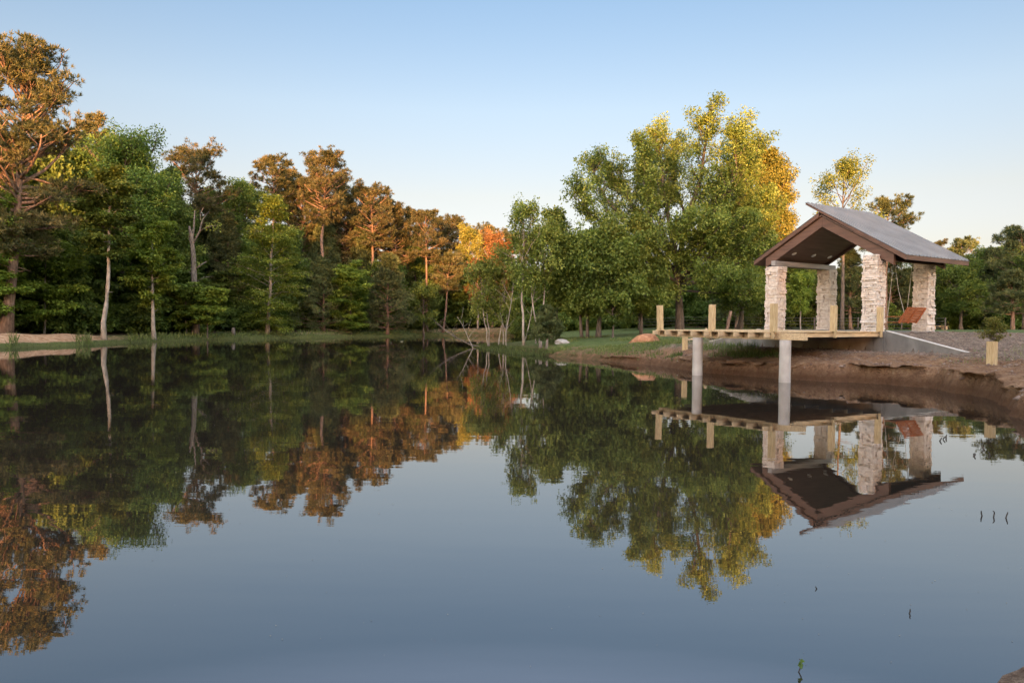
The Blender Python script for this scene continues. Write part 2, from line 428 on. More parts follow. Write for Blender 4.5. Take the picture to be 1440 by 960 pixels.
def water_mat():
    m, nt, bs = new_mat('pond_water')
    bs.inputs['Base Color'].default_value = (.017, .014, .011, 1)
    bs.inputs['Roughness'].default_value = .012
    bs.inputs['IOR'].default_value = 2.75
    w1 = noise(nt, .5, 2, (.6, 2.2, 1)); w2 = noise(nt, 2.2, 3, (.5, 1.7, 1))
    bump(nt, bs, math_(nt, 'ADD', w1, math_(nt, 'MULTIPLY', w2, .22)), .10, .02)
    return m
wv = [(-80, -5, 0), (60, -5, 0), (60, 125, 0), (-80, 125, 0)]
tag(put('pond_water', wv, [(0, 1, 2, 3)], water_mat()), kind='structure')

# ------------------------------------------------------------------ foliage and trees
def unit(a): return a / (np.linalg.norm(a, axis=-1, keepdims=True) + 1e-9)
def cards(P, T, N, Ln, Wd, fold=.15):
    Sd = unit(np.cross(T, N)); N2 = np.cross(Sd, T)
    Ln, Wd = Ln[:, None], Wd[:, None]
    m = P + T * Ln * .45
    v = np.stack([P, m + Sd * Wd * .5 + N2 * Wd * fold, P + T * Ln - N2 * Ln * .08, m - Sd * Wd * .5 + N2 * Wd * fold], 1)
    n = len(P)
    return v.reshape(-1, 3), np.arange(4 * n).reshape(n, 4)
class Tree:
    def __init__(s, seed):
        s.rg = np.random.default_rng(seed); s.wood = MB(); s.clumps = []
    def curve(s, p, d, length, r0, r1, n=5, lift=0.0, wob=.12, sides=5):
        p = np.array(p, float); d = unit(np.array(d, float)); pts = [p]
        for i in range(n):
            d = unit(d + np.array((0, 0, lift / n)) + s.rg.normal(0, wob, 3) * (1 if i else .3))
            p = p + d * length / n; pts.append(p)
        s.wood.tube(pts, np.linspace(r0, r1, n + 1), sides)
        return pts
    def clump(s, c, rx, rz, tone=None, n=None):
        s.clumps.append((np.array(c, float), rx, rz, s.rg.uniform(.15, .85) if tone is None else tone, n))
    def leaves(s, kind, n_per, size):
        rg = s.rg; Ps, Ts, Ns, Ls, Ws, tn = [], [], [], [], [], []
        for c, rx, rz, t, n in s.clumps:
            n = int((n or 1) * n_per * rg.uniform(.75, 1.25))
            if n < 1: continue
            o = unit(rg.normal(0, 1, (n, 3))) * (rg.random((n, 1)) ** .45)
            if kind == 'needle':
                k = max(2, n // 12)                       # twigs inside the clump, each a brush of needles
                q = unit(rg.normal(0, 1, (k, 3))) * (rg.random((k, 1)) ** .5)
                ci = rg.integers(0, k, n)
                P = c + q[ci] * np.array((rx, rx, rz)) + rg.normal(0, .02, (n, 3))
                T = unit(o + np.array((0, 0, .55)) + q[ci] * .5)
                N = unit(rg.normal(0, 1, (n, 3)))
                Ln = size * rg.uniform(.75, 1.3, n); Wd = Ln * .15
                tone = np.clip(t + rg.normal(0, .12, k)[ci] + rg.normal(0, .07, n), 0, 1)
            elif kind == 'flat':
                P = c + o * np.array((rx, rx, rz))
                T = unit(o * np.array((1, 1, .2)) + rg.normal(0, .5, (n, 3)) * np.array((1, 1, .35)) - np.array((0, 0, .18)))
                N = unit(np.array((0, 0, 1)) + rg.normal(0, .33, (n, 3)))
                Ln = size * rg.uniform(.7, 1.3, n); Wd = Ln * .62
                tone = np.clip(t + rg.normal(0, .16, n), 0, 1)
            else:
                P = c + o * np.array((rx, rx, rz))
                T = unit(o + rg.normal(0, .8, (n, 3)) - np.array((0, 0, .25)))
                N = unit(o * .6 + np.array((0, 0, .6)) + rg.normal(0, .6, (n, 3)))
                Ln = size * rg.uniform(.7, 1.3, n); Wd = Ln * .66
                tone = np.clip(t + rg.normal(0, .16, n), 0, 1)
            Ps.append(P); Ts.append(T); Ns.append(N); Ls.append(Ln); Ws.append(Wd); tn.append(tone)
        v, f = cards(np.concatenate(Ps), np.concatenate(Ts), np.concatenate(Ns), np.concatenate(Ls), np.concatenate(Ws))
        return v, f, np.concatenate(tn)
    def finish(s, name, label, cat, loc, leafkind, n_per, size, lm, bm, group=None, rz=0.0):
        root = thing(name, label, cat, loc, rz, group)
        s.wood.build('trunk', bm, root, True)
        if s.clumps:
            v, f, t = s.leaves(leafkind, n_per, size)
            put('crown', v, f, lm, root, tone=t)
        return root

def prof_pine(t): return (.45 + .55 * t / .35) if t < .35 else math.sqrt(max(.02, 1 - ((t - .35) / .67) ** 2))
def prof_round(t): return math.sqrt(max(.05, 1 - (2 * t - .9) ** 2 / 1.25))
def prof_cone(t): return .08 + .92 * (1 - t) ** .8
def prof_narrow(t): return (.55 + 1.1 * t if t < .35 else .94) * (1 - max(0, t - .35) / .66 * .85)
SPEC = dict(   # profile, branch elevation low/high (deg), lift, branches per metre of crown, twigs, clump rx, rz (per m of R), leaf kind, leaf size, leaves per clump
    pine=dict(prof=prof_pine, e0=-6, e1=52, lift=.3, nb=5.6, tw=6, crx=.18, crz=.075, kind='needle', size=.38, npc=85, sides=6),
    cone=dict(prof=prof_cone, e0=-8, e1=40, lift=.3, nb=8, tw=5, crx=.22, crz=.12, kind='needle', size=.36, npc=70, sides=5),
    broad=dict(prof=prof_round, e0=10, e1=72, lift=.4, nb=6.0, tw=6, crx=.23, crz=.18, kind='leaf', size=.22, npc=88, sides=5),
    layer=dict(prof=prof_round, e0=2, e1=48, lift=-.05, nb=4.6, tw=6, crx=.26, crz=.06, kind='flat', size=.27, npc=70, sides=5),
    feather=dict(prof=prof_narrow, e0=10, e1=65, lift=-.55, nb=4.2, tw=5, crx=.20, crz=.07, kind='flat', size=.22, npc=55, sides=5),
    wispy=dict(prof=prof_round, e0=30, e1=70, lift=.3, nb=5.0, tw=5, crx=.22, crz=.22, kind='leaf', size=.17, npc=34, sides=4),
)
def grow(spec, H, R, cb, r0, seed, lean=(0, 0), dens=1.0, leaf=1.0, fill=1.0, stems=1, gap=0.0, trunk_wob=.02, bare=0):
    sp = SPEC[spec]; t = Tree(seed); rg = t.rg
    for k in range(stems):
        Hk = H * (1 if k == 0 else rg.uniform(.72, .95))
        ang = rg.uniform(0, 6.28)
        off = np.array((math.cos(ang), math.sin(ang), 0)) * (rg.uniform(.25, 1.0) * min(R, 2.4) * .42 if stems > 1 else 0)
        n = 9; pts = []; w = np.zeros(3)
        for i in range(n + 1):
            f = i / n
            if i: w = w + rg.normal(0, trunk_wob * H / n * 2, 3) * np.array((1, 1, 0))
            pts.append(np.array((lean[0] * f, lean[1] * f, Hk * .97 * f)) + w + off * (1 + f * .7 if stems > 1 else 1))
        rr = r0 * (1 if k == 0 else .7)
        rad = [rr * (1.35 if i == 0 else 1) * (1 - .86 * (i / n)) + .012 for i in range(n + 1)]
        pts[0] = pts[0] - np.array((0, 0, .25))
        t.wood.tube(pts, rad, 9)
        P = np.array(pts)
        zs = P[:, 2]
        ht = max(.5, Hk - cb)
        nb = max(8, int(sp['nb'] * ht ** .75 * 1.6 * dens / (stems ** .6)))
        az = rg.uniform(0, 6.28)
        for i in range(nb):
            tt = (i + rg.uniform(0, 1)) / nb
            z = cb + ht * tt * .97
            if rg.random() < gap: continue
            p = np.array([np.interp(z, zs, P[:, j]) for j in range(3)])
            az += 2.399 + rg.normal(0, .4)
            e = R_(sp['e0'] + (sp['e1'] - sp['e0']) * tt + rg.normal(0, 9))
            ln = R * sp['prof'](tt) * rg.uniform(.62, 1.12) / max(.55, math.cos(e)) ** .6
            if stems > 1: ln *= .8
            d = (math.cos(az) * math.cos(e), math.sin(az) * math.cos(e), math.sin(e))
            br = max(.010, min(rr * .42, rr * .34 * ln / R * (1.2 - .6 * tt))) * (.5 if sp['kind'] == 'flat' else 1)
            q = t.curve(p, d, ln, br, br * .3, 5, sp['lift'] * rg.uniform(.5, 1.4), .10, sp['sides'])
            tone = np.clip(.5 + rg.normal(0, .17), .1, .9)
            s_ = max(R, .9)
            t.clump(q[-1], sp['crx'] * s_ * rg.uniform(.7, 1.1), sp['crz'] * s_ * rg.uniform(.8, 1.2), tone, fill)
            if sp['kind'] == 'flat':
                for h in q[2:5]: t.clump(h, sp['crx'] * s_ * .62, sp['crz'] * s_, tone, fill * .45)
            for k2 in range(sp['tw']):
                f = rg.uniform(.35, 1) * 5
                a, b = int(min(4, f)), f - int(min(4, f))
                p2 = q[a] * (1 - b) + q[a + 1] * b
                side = (1 if k2 % 2 else -1) * rg.uniform(.5, 1.1)
                dd_ = unit(q[-1] - q[0])
                d2 = np.array((dd_[0] * math.cos(side) - dd_[1] * math.sin(side), dd_[0] * math.sin(side) + dd_[1] * math.cos(side), dd_[2] + rg.normal(.1, .2)))
                l2 = ln * rg.uniform(.2, .38)
                q2 = t.curve(p2, d2, l2, br * .4, br * .15, 3, sp['lift'] * .6, .12, 3)
                t.clump(q2[-1], sp['crx'] * s_ * rg.uniform(.6, 1.05), sp['crz'] * s_ * rg.uniform(.7, 1.2), np.clip(tone + rg.normal(0, .12), 0, 1), fill * .8)
        for i in range(bare):                            # dead stubs below the crown
            z = cb * rg.uniform(.35, .98); a = rg.uniform(0, 6.28)
            p = np.array([np.interp(z, zs, P[:, j]) for j in range(3)])
            t.curve(p, (math.cos(a), math.sin(a), rg.uniform(-.1, .4)), R * rg.uniform(.15, .45), rr * .14, .012, 4, .1, .15, 4)
    # fit to the measured height and crown radius
    zt = max(c[0][2] + .8 * c[2] for c in t.clumps)
    ex = np.percentile([np.hypot(c[0][0] - np.interp(c[0][2], (0, H), (0, lean[0])), c[0][1]) + .7 * c[1] for c in t.clumps], 96)
    kz, kx = H / zt, R / ex
    def fitp(q): 
        ax = lean[0] * q[2] / H
        return ((q[0] - ax) * kx + ax, q[1] * kx, q[2] * kz if q[2] > 0 else q[2])
    t.wood.v = [fitp(q) for q in t.wood.v]
    t.clumps = [(np.array(fitp(c[0])),) + c[1:] for c in t.clumps]
    t.spec = sp; t.lf = leaf
    return t

def hero(name, label, cat, spec, px, Y, top, x0, x1, bottom, lm, bm, seed, r0=.16, group=None, leanpx=0, **kw):
    """a tree whose trunk, top and crown were measured in the photograph, at its distance Y"""
    base = at(px, 455, Y); x, y = base[0], Y
    z = gz(x, y)
    tp = at(px + leanpx, top, Y)
    H = tp[2] - z
    Rr = (x1 - x0) / 2 / FOC * Y
    cb = max(.3, at(px, bottom, Y)[2] - z)
    lean = (tp[0] - x, 0)
    t = grow(spec, H, Rr, cb, r0, seed, lean=lean, **kw)
    return t.finish(name, label, cat, (x, y, z), t.spec['kind'], t.spec['npc'], t.spec['size'] * t.lf, L[lm], B[bm], group)

# ---- left wood, front row
hero('pine_tree', 'giant leaning pine at the left edge, tallest tree in the photo', 'tree', 'pine', 8, 58, 52, -70, 112, 350, 'pine', 'pine', 1, .45, leanpx=24, dens=1.6, fill=1.15, bare=6, gap=.08)
hero('slender_tree', 'slender pale trunk beside the sandy berm, bare up to its thin crown', 'tree', 'layer', 146, 62, 232, 106, 190, 345, 'green', 'pale', 2, .22, dens=1.1, fill=.9, leanpx=4, bare=1, trunk_wob=.03)
hero('slender_tree', 'straight pale trunk carrying layered bright sprays, right of the sandy berm', 'tree', 'layer', 217, 68, 305, 180, 262, 415, 'bright', 'pale', 3, .19, dens=1.2, fill=1.0, bare=1)
hero('understory_tree', 'low bright green tree on the left of the dead snag', 'tree', 'layer', 262, 76, 402, 236, 290, 452, 'bright', 'dark', 4, .07, dens=1.2)
hero('understory_tree', 'low bright green tree on the right of the dead snag', 'tree', 'layer', 292, 75, 397, 268, 322, 448, 'bright', 'dark', 5, .08, dens=1.2)
hero('feathery_tree', 'tall narrow tree with drooping feathery boughs and a yellow top', 'tree', 'feather', 376, 84, 272, 336, 440, 458, 'bright', 'pale', 6, .2, dens=1.5, fill=.95, leanpx=2)
hero('young_pine', 'dark bushy pine on the far bank, right of the feathery tree', 'tree', 'cone', 455, 93, 362, 412, 500, 462, 'darkpine', 'pine', 7, .2, dens=1.0)
hero('understory_tree', 'bright layered tree on the far bank between two dark bushy pines', 'tree', 'layer', 494, 92, 366, 466, 524, 460, 'bright', 'dark', 8, .12, dens=1.3)
hero('young_pine', 'broad dark pine with a pointed tip, right of the bright layered tree', 'tree', 'cone', 545, 96, 357, 502, 586, 464, 'darkpine', 'pine', 9, .2, dens=1.1)
hero('understory_tree', 'rounded green maple at the foot of the thin orange-trunked pine', 'tree', 'broad', 596, 101, 398, 570, 622, 455, 'green', 'dark', 10, .12)
hero('young_pine', 'dark pine with bare lower trunk standing left of the feathery tree', 'tree', 'cone', 318, 86, 300, 286, 352, 440, 'darkpine', 'pine', 11, .2, dens=1.0)
hero('understory_tree', 'layered green tree whose boughs cross the foot of the giant pine', 'tree', 'layer', 62, 63, 335, 6, 118, 440, 'bright', 'dark', 12, .12, dens=1.2)
hero('understory_tree', 'light green tree cut off by the left edge of the photo', 'tree', 'layer', -28, 57, 262, -90, 36, 440, 'bright', 'dark', 13, .18, dens=1.2)
# ---- left wood, second row
hero('broadleaf_tree', 'big rounded tree right of the giant pine, its top touched by sun', 'tree', 'broad', 172, 74, 172, 98, 246, 370, 'green', 'dark', 14, .3, dens=1.5)
hero('pine_tree', 'pine with a sunlit crown above the dead snag', 'tree', 'pine', 274, 88, 194, 226, 326, 305, 'pine', 'pine', 15, .26, bare=4)
hero('pine_tree', 'pine crown just showing over the big rounded tree', 'tree', 'pine', 128, 84, 160, 92, 165, 260, 'pine', 'pine', 16, .26)
hero('broadleaf_tree', 'dense green tree between the giant pine and the pale slender trunk', 'tree', 'broad', 92, 72, 205, 40, 140, 390, 'dark', 'dark', 17, .26, dens=1.2)
hero('broadleaf_tree', 'dense green tree left of the feathery tree, behind the dark pine', 'tree', 'broad', 340, 94, 250, 305, 385, 400, 'green', 'dark', 18, .25, dens=1.2)
hero('broadleaf_tree', 'green tree filling the gap below the pine with the sunlit crown', 'tree', 'broad', 238, 82, 232, 200, 278, 400, 'dark', 'dark', 19, .25, dens=1.3)
hero('pine_tree', 'flat-topped umbrella pine rising over the feathery tree', 'tree', 'pine', 387, 101, 219, 353, 422, 282, 'pine', 'pine', 20, .26, dens=1.0, bare=3)
hero('pine_tree', 'tall pine with a red sunlit trunk, highest of the far bank', 'tree', 'pine', 453, 98, 207, 414, 494, 300, 'pine', 'pine', 21, .36, dens=1.3, bare=4)
hero('pine_tree', 'pine filling in behind the red sunlit trunk on its left side', 'tree', 'pine', 424, 105, 248, 392, 458, 370, 'pine', 'pine', 22, .26, dens=1.3)
hero('pine_tree', 'open-crowned pine right of the tall red-trunked pine', 'tree', 'pine', 522, 104, 256, 488, 562, 338, 'pine', 'pine', 23, .28, dens=1.0, bare=3)
hero('pine_tree', 'dense pine between the red-trunked pine and the open-crowned pine', 'tree', 'pine', 488, 106, 268, 458, 522, 390, 'pine', 'pine', 24, .26, dens=1.3)
hero('pine_tree', 'rusty pine standing over the broad pointed dark pine', 'tree', 'pine', 556, 107, 283, 530, 592, 385, 'pine', 'pine', 25, .26, dens=1.3)
hero('pine_tree', 'sparse pine with a thin orange trunk above the rounded maple', 'tree', 'pine', 601, 104, 296, 574, 636, 358, 'pine', 'pine', 26, .22, dens=.9, bare=4)
hero('pine_tree', 'short rusty pine with a leaning trunk at the back of the inlet', 'tree', 'pine', 623, 105, 352, 606, 660, 404, 'pine', 'pine', 27, .16, leanpx=8, dens=1.0, bare=3)
hero('broadleaf_tree', 'glowing yellow tree at the back of the inlet', 'tree', 'broad', 660, 112, 312, 634, 690, 410, 'gold', 'pale', 28, .2, dens=.9, fill=.7, gap=.15)
hero('broadleaf_tree', 'glowing copper-orange tree right of the yellow tree', 'tree', 'broad', 692, 114, 320, 668, 718, 410, 'copper', 'pale', 29, .2, dens=.8, fill=.6, gap=.15)
hero('pine_tree', 'distant pine top behind the glowing yellow tree', 'tree', 'pine', 638, 124, 303, 612, 668, 360, 'pine', 'pine', 30, .24)
hero('pine_tree', 'distant pine top behind the copper-orange tree', 'tree', 'pine', 684, 127, 313, 656, 712, 370, 'pine', 'pine', 31, .24)
hero('pine_tree', 'distant pine top right of the copper-orange tree', 'tree', 'pine', 722, 128, 322, 700, 756, 380, 'pine', 'pine', 32, .24)
hero('broadleaf_tree', 'green tree closing the gap right of the dead snag, behind the dark pine', 'tree', 'broad', 303, 95, 262, 270, 338, 400, 'green', 'dark', 33, .2, dens=1.1)
hero('broadleaf_tree', 'green tree behind the thin orange trunk, left of the short rusty pine', 'tree', 'broad', 584, 112, 332, 556, 614, 430, 'green', 'dark', 34, .2, dens=1.1)
for px, Y, top, a, b, bot, lb in ((406, 110, 238, 380, 434, 350, 'pine packed into the canopy right under the flat-topped umbrella pine'), (470, 112, 244, 446, 500, 360, 'pine crown wedged close behind the right shoulder of the tall red-trunked pine'),
        (506, 113, 262, 480, 534, 370, 'pine crown half hidden behind the left side of the open-crowned pine'), (541, 114, 276, 514, 570, 380, 'pine crown half hidden behind the right side of the open-crowned pine'),
        (577, 115, 292, 554, 606, 385, 'pine crown between the rusty pine and the sparse thin-trunked pine'), (619, 116, 306, 596, 646, 390, 'pine crown just right of the sparse thin-trunked pine')):
    hero('pine_tree', lb, 'tree', 'pine', px, Y, top, a, b, bot, 'pine', 'pine', 400 + px, .24, dens=1.2)
hero('broadleaf_tree', 'second copper-orange tree, lower and closer to the wispy sapling', 'tree', 'broad', 707, 113, 336, 688, 730, 425, 'copper', 'pale', 35, .18, dens=.9, fill=.7, gap=.1)
hero('broadleaf_tree', 'small copper tree glowing between the short rusty pine and the wispy sapling', 'tree', 'broad', 672, 109, 362, 654, 694, 425, 'copper', 'pale', 36, .14, dens=.8, fill=.7, gap=.1)
# dead snag
def snag():
    t = Tree(41); Y = 77
    b = at(272, 455, Y); x, y = b[0], Y; z = gz(x, y)
    def p(px, py, dy=0): q = at(px, py, Y); return (q[0] - x, dy, q[2] - z)
    t.wood.tube([p(275, 472), p(275, 440), p(273, 400), p(272, 360), p(269, 332), p(266, 318)], [.42, .36, .30, .24, .18, .10], 8)
    for pts, r in (([(270, 340), (271, 318), (271, 295)], .15), ([(272, 342), (279, 325), (282, 308), (290, 295)], .12), ([(280, 325), (293, 318), (303, 316)], .06),
                   ([(275, 378), (283, 371), (288, 367)], .10), ([(272, 345), (265, 338), (262, 330)], .06), ([(282, 310), (280, 300), (284, 290)], .04),
                   ([(275, 398), (284, 390), (296, 388)], .04), ([(273, 390), (265, 382), (258, 384)], .04)):
        t.wood.tube([p(*q, i * .25) for i, q in enumerate(pts)], np.linspace(r, r * .35, len(pts)), 5)
    for q in ((296, 318, 1.1), (283, 350, .8), (268, 358, .7), (275, 372, .7), (300, 314, .8)):
        t.clump(p(q[0], q[1], .3), q[2], q[2] * .5)
    t.finish('dead_snag', 'dead broken-topped snag with bare stub branches on the far left bank', 'dead tree', (x, y, z), 'leaf', 40, .22, L['olive'], B['dead'])
snag()
# ---- centre: the point with its saplings
hero('willowy_tree', 'wispy many-stemmed olive sapling leaning over the grassy point', 'tree', 'wispy', 700, 60, 345, 648, 738, 455, 'olive', 'pale', 51, .06, stems=4, dens=1.5, trunk_wob=.05, fill=.8)
hero('birch_tree', 'tall thin pale-stemmed tree on the point, right of the wispy sapling', 'tree', 'wispy', 746, 57, 276, 706, 796, 405, 'olive', 'pale', 52, .085, stems=3, dens=1.7, fill=1.1, trunk_wob=.03)
hero('broadleaf_tree', 'airy green tree behind the tall pale-stemmed tree', 'tree', 'broad', 784, 66, 290, 740, 822, 440, 'olive', 'dark', 53, .14, dens=.9, fill=.6, gap=.15)
hero('young_pine', 'small bushy pine on the muddy point above the waterline', 'tree', 'cone', 770, 53, 432, 746, 792, 474, 'darkpine', 'pine', 54, .07, dens=2.2, leaf=.75)
hero('broadleaf_tree', 'broad low tree with a cluster of bare trunks on the lawn', 'tree', 'broad', 832, 59, 308, 762, 902, 432, 'green', 'dark', 55, .17, stems=5, dens=2.2, fill=1.1)
hero('understory_tree', 'small lawn tree with a thin trunk beside the cluster of bare trunks', 'tree', 'broad', 862, 56, 408, 838, 892, 448, 'green', 'dark', 56, .07)
hero('broadleaf_tree', 'light green tree partly veiling the fork of the largest lawn tree', 'tree', 'broad', 902, 60, 300, 858, 950, 440, 'olive', 'dark', 57, .12, dens=1.0, fill=.7, gap=.1)
# ---- the big tree
def big_tree():
    t = Tree(61); Y = 62; rg = t.rg
    b = at(955, 455, Y); x, y = b[0], Y; z = gz(x, y)
    def p(px, py, dy=0): q = at(px, py, Y); return np.array((q[0] - x, dy, q[2] - z))
    t.wood.tube([p(956, 470), p(956, 455), p(955, 425), p(953, 395), p(952, 372)], [.46, .36, .31, .29, .28], 10)
    limbs = [
        ([(952, 385), (925, 352), (886, 312), (854, 268), (838, 228), (836, 203)], .26, 1.0, 1.15),
        ([(952, 374), (918, 326), (906, 272), (900, 225), (897, 180)], .20, -1.4, .75),
        ([(953, 372), (944, 312), (938, 252), (936, 196), (930, 146)], .26, 1.8, 1.05),
        ([(954, 372), (963, 305), (980, 242), (984, 185), (984, 142)], .26, -1.8, 1.05),
        ([(955, 374), (984, 322), (1010, 262), (1034, 200), (1044, 146)], .26, .6, 1.15),
        ([(956, 380), (1000, 342), (1042, 292), (1062, 240), (1066, 212)], .22, 2.6, 1.1),
        ([(953, 384), (905, 360), (862, 330), (822, 300), (806, 262)], .18, -2.2, 1.0),
        ([(955, 378), (975, 330), (1000, 290), (1020, 240), (1012, 180)], .2, -3.0, 1.0),
        ([(953, 373), (932, 310), (918, 250), (912, 196)], .16, 2.4, 1.1), ([(955, 372), (972, 302), (958, 232), (962, 168)], .16, 3.0, 1.2),
        ([(956, 376), (992, 308), (1030, 250), (1060, 186)], .18, -1.0, 1.2), ([(954, 373), (925, 320), (885, 262), (868, 222)], .15, 1.6, 1.0),
    ]
    def twigs(q, r, reach, n, t0=.3, fill=1.0):
        q = [np.asarray(a, float) for a in q]; m = len(q) - 1
        for i in range(n):
            f = (t0 + (1 - t0) * (i + rg.random()) / n) * m
            a = min(m - 1, int(f)); c = q[a] + (q[a + 1] - q[a]) * (f - a)
            d = unit(q[a + 1] - q[a]); az = rg.uniform(0, 6.28)
            d2 = unit(d * .75 + np.array((math.cos(az), math.sin(az), .15)) * rg.uniform(.5, .95))
            ln = reach * rg.uniform(.6, 1.7) * (1.3 - .85 * f / m)
            g = t.curve(c, d2, ln, max(.02, r * .22), .01, 4, .5, .13, 4)
            tone = np.clip(.5 + rg.normal(0, .18), .1, .9)
            for h in g[2:]:
                t.clump(h, .45 * rg.uniform(.7, 1.2), .38, tone, .4 * fill)
            for k in range(6):
                h = t.curve(g[rg.integers(1, 5)], unit(d2 * .7 + rg.normal(0, .6, 3)), ln * rg.uniform(.35, .7), .014, .006, 3, .6, .15, 3)
                t.clump(h[-1], .42 * rg.uniform(.6, 1.25), .36, np.clip(tone + rg.normal(0, .1), 0, 1), .55 * fill)
                t.clump(h[2], .34, .3, tone, .3 * fill)
        t.clump(q[-1], .5, .6)
    for pts, r, dy, reach in limbs:
        q = [p(a, c, dy * (i / (len(pts) - 1)) * 1.4) for i, (a, c) in enumerate(pts)]
        t.wood.tube(q, np.linspace(r, .035, len(q)), 6)
        twigs(q, r, reach * 1.9, 26)
    low = [([(955, 398), (985, 385), (1030, 372), (1072, 352)], -2.0), ([(955, 402), (998, 395), (1052, 396), (1090, 388)], 1.5), ([(955, 390), (1000, 360), (1050, 328), (1088, 300)], 1.8),
           ([(955, 400), (930, 386), (902, 372), (880, 362)], -3), ([(955, 410), (935, 405), (905, 406), (884, 402)], -2), ([(955, 395), (980, 372), (1010, 345), (1030, 318)], -3.5),
           ([(955, 408), (985, 412), (1020, 415), (1050, 420)], -3.2), ([(955, 400), (960, 380), (975, 350), (985, 320)], -3.8), ([(955, 412), (940, 420), (915, 425), (900, 428)], -3.0),
           ([(954, 386), (942, 366), (936, 346), (944, 322)], -4.5), ([(955, 382), (966, 362), (976, 346), (986, 328)], -4.8),
           ([(955, 402), (965, 398), (985, 396), (1005, 400)], -4.5), ([(955, 396), (990, 350), (1040, 310), (1075, 270)], -1.5)]
    for pts, dy in low:
        q = [p(a, c, dy * (i / 3) * 1.3) for i, (a, c) in enumerate(pts)]
        t.wood.tube(q, np.linspace(.12, .03, 4), 5)
        twigs(q, .12, 1.75, 17, .25, 1.25)
    z1 = p(900, 330)[2]; ztop = p(955, 140)[2]
    zm = np.percentile([c[0][2] + c[2] for c in t.clumps], 100)
    def sq(q): return (q[0], q[1], q[2] if q[2] < z1 else z1 + (q[2] - z1) * (ztop - z1) / (zm - z1))
    t.wood.v = [sq(q) for q in t.wood.v]
    t.clumps = [(np.array(sq(c[0])),) + c[1:] for c in t.clumps]
    t.finish('lawn_tree', 'largest lawn tree, forked ascending limbs with sky showing between, left of pavilion', 'tree', (x, y, z), 'leaf', 36, .175, L['olive'], B['dark'])
big_tree()
hero('broadleaf_tree', 'sunlit golden round crown behind the largest lawn tree, left of the pavilion roof', 'tree', 'broad', 1088, 78, 203, 1042, 1130, 330, 'gold', 'dark', 62, .26, dens=1.4)
hero('broadleaf_tree', 'dense green tree tucked behind the right side of the largest lawn tree', 'tree', 'broad', 1040, 72, 262, 975, 1105, 430, 'green', 'dark', 63, .26, dens=1.5)
hero('broadleaf_tree', 'sparse yellow-topped tree rising above the pavilion ridge', 'tree', 'broad', 1184, 86, 212, 1136, 1236, 330, 'olive', 'dark', 64, .22, dens=.8, fill=.6, gap=.25)
hero('pine_tree', 'dark pine peeping over the right slope of the pavilion roof', 'tree', 'pine', 1246, 90, 276, 1204, 1288, 345, 'darkpine', 'pine', 65, .25)
hero('birch_tree', 'thin white-stemmed sapling seen between the two left stone columns', 'tree', 'wispy', 1126, 62, 378, 1108, 1146, 435, 'bright', 'pale', 66, .05, dens=2.4, fill=1.2)
for px, Y, top, a, b, bot, sp, lm, lb in (
        (1150, 96, 372, 1112, 1192, 440, 'broad', 'green', 'green tree behind the gap between the two left stone columns'),
        (1196, 92, 350, 1165, 1232, 440, 'cone', 'darkpine', 'dark pine in line with the gap at the middle of the pavilion'),
        (1252, 100, 345, 1216, 1292, 450, 'cone', 'darkpine', 'dark pine seen behind the hanging swing'),
        (1300, 104, 352, 1262, 1340, 450, 'broad', 'dark', 'dark tree behind the rear right stone column'),
        (1100, 92, 350, 1060, 1140, 440, 'broad', 'green', 'green tree behind the front left stone column'),
        (1036, 88, 380, 1000, 1075, 444, 'cone', 'darkpine', 'dark pine on the lawn behind the second deck post'),
        (900, 90, 372, 860, 945, 445, 'broad', 'dark', 'dark tree on the far lawn left of the first deck post'),
        (1355, 122, 333, 1332, 1388, 395, 'pine', 'darkpine', 'round-headed pine on the skyline right of the pavilion roof'),
        (1316, 124, 338, 1296, 1338, 395, 'pine', 'pine', 'rusty pine top half hidden by the roof eave'),
        (1352, 96, 366, 1312, 1390, 436, 'broad', 'dark', 'dark spreading tree with a thick short trunk on the right lawn'),
        (1398, 100, 344, 1366, 1434, 436, 'broad', 'dark', 'tall dark green tree behind the guarded sapling'),
        (1440, 90, 316, 1398, 1482, 400, 'pine', 'darkpine', 'pine with a ragged spire at the right edge'),
        (1424, 78, 380, 1388, 1462, 442, 'cone', 'darkpine', 'grey-green bushy pine low at the right edge'),
        (1474, 84, 350, 1436, 1515, 445, 'broad', 'dark', 'dark tree mostly outside the right edge')):
    hero('young_pine' if sp == 'cone' else 'pine_tree' if sp == 'pine' else 'broadleaf_tree', lb, 'tree', sp, px, Y, top, a, b, bot, lm, 'pine' if sp != 'broad' else 'dark', 70 + px, .22, dens=1.1)

# ---- the depth of the woods: copies of a few plain trees
def plain(name, spec, H, R, cb, lm, bm, seed, **kw):
    t = grow(spec, H, R, cb, .2, seed, **kw)
    return t.finish(name, '', 'tree', (0, 0, 0), t.spec['kind'], t.spec['npc'], t.spec['size'] * 1.35, L[lm], B[bm])
WL = 'dim tree in the depth of the left wood, behind its front rows'
WR = 'dim tree in the belt of woods closing off the far lawn'
protos = [plain('forest_tree', 'broad', 13, 3.6, 1.5, 'dark', 'dark', 201, dens=1.3), plain('forest_tree', 'broad', 11, 3.2, 1.0, 'dark', 'dark', 202, dens=1.3),
          plain('forest_pine', 'cone', 13, 3.2, 1.6, 'darkpine', 'pine', 203), plain('forest_tree', 'layer', 7, 3.2, .5, 'dark', 'dark', 204, dens=1.6),
          plain('forest_shrub', 'broad', 4.5, 2.8, .2, 'dark', 'dark', 205, dens=2.0)]
used = set()
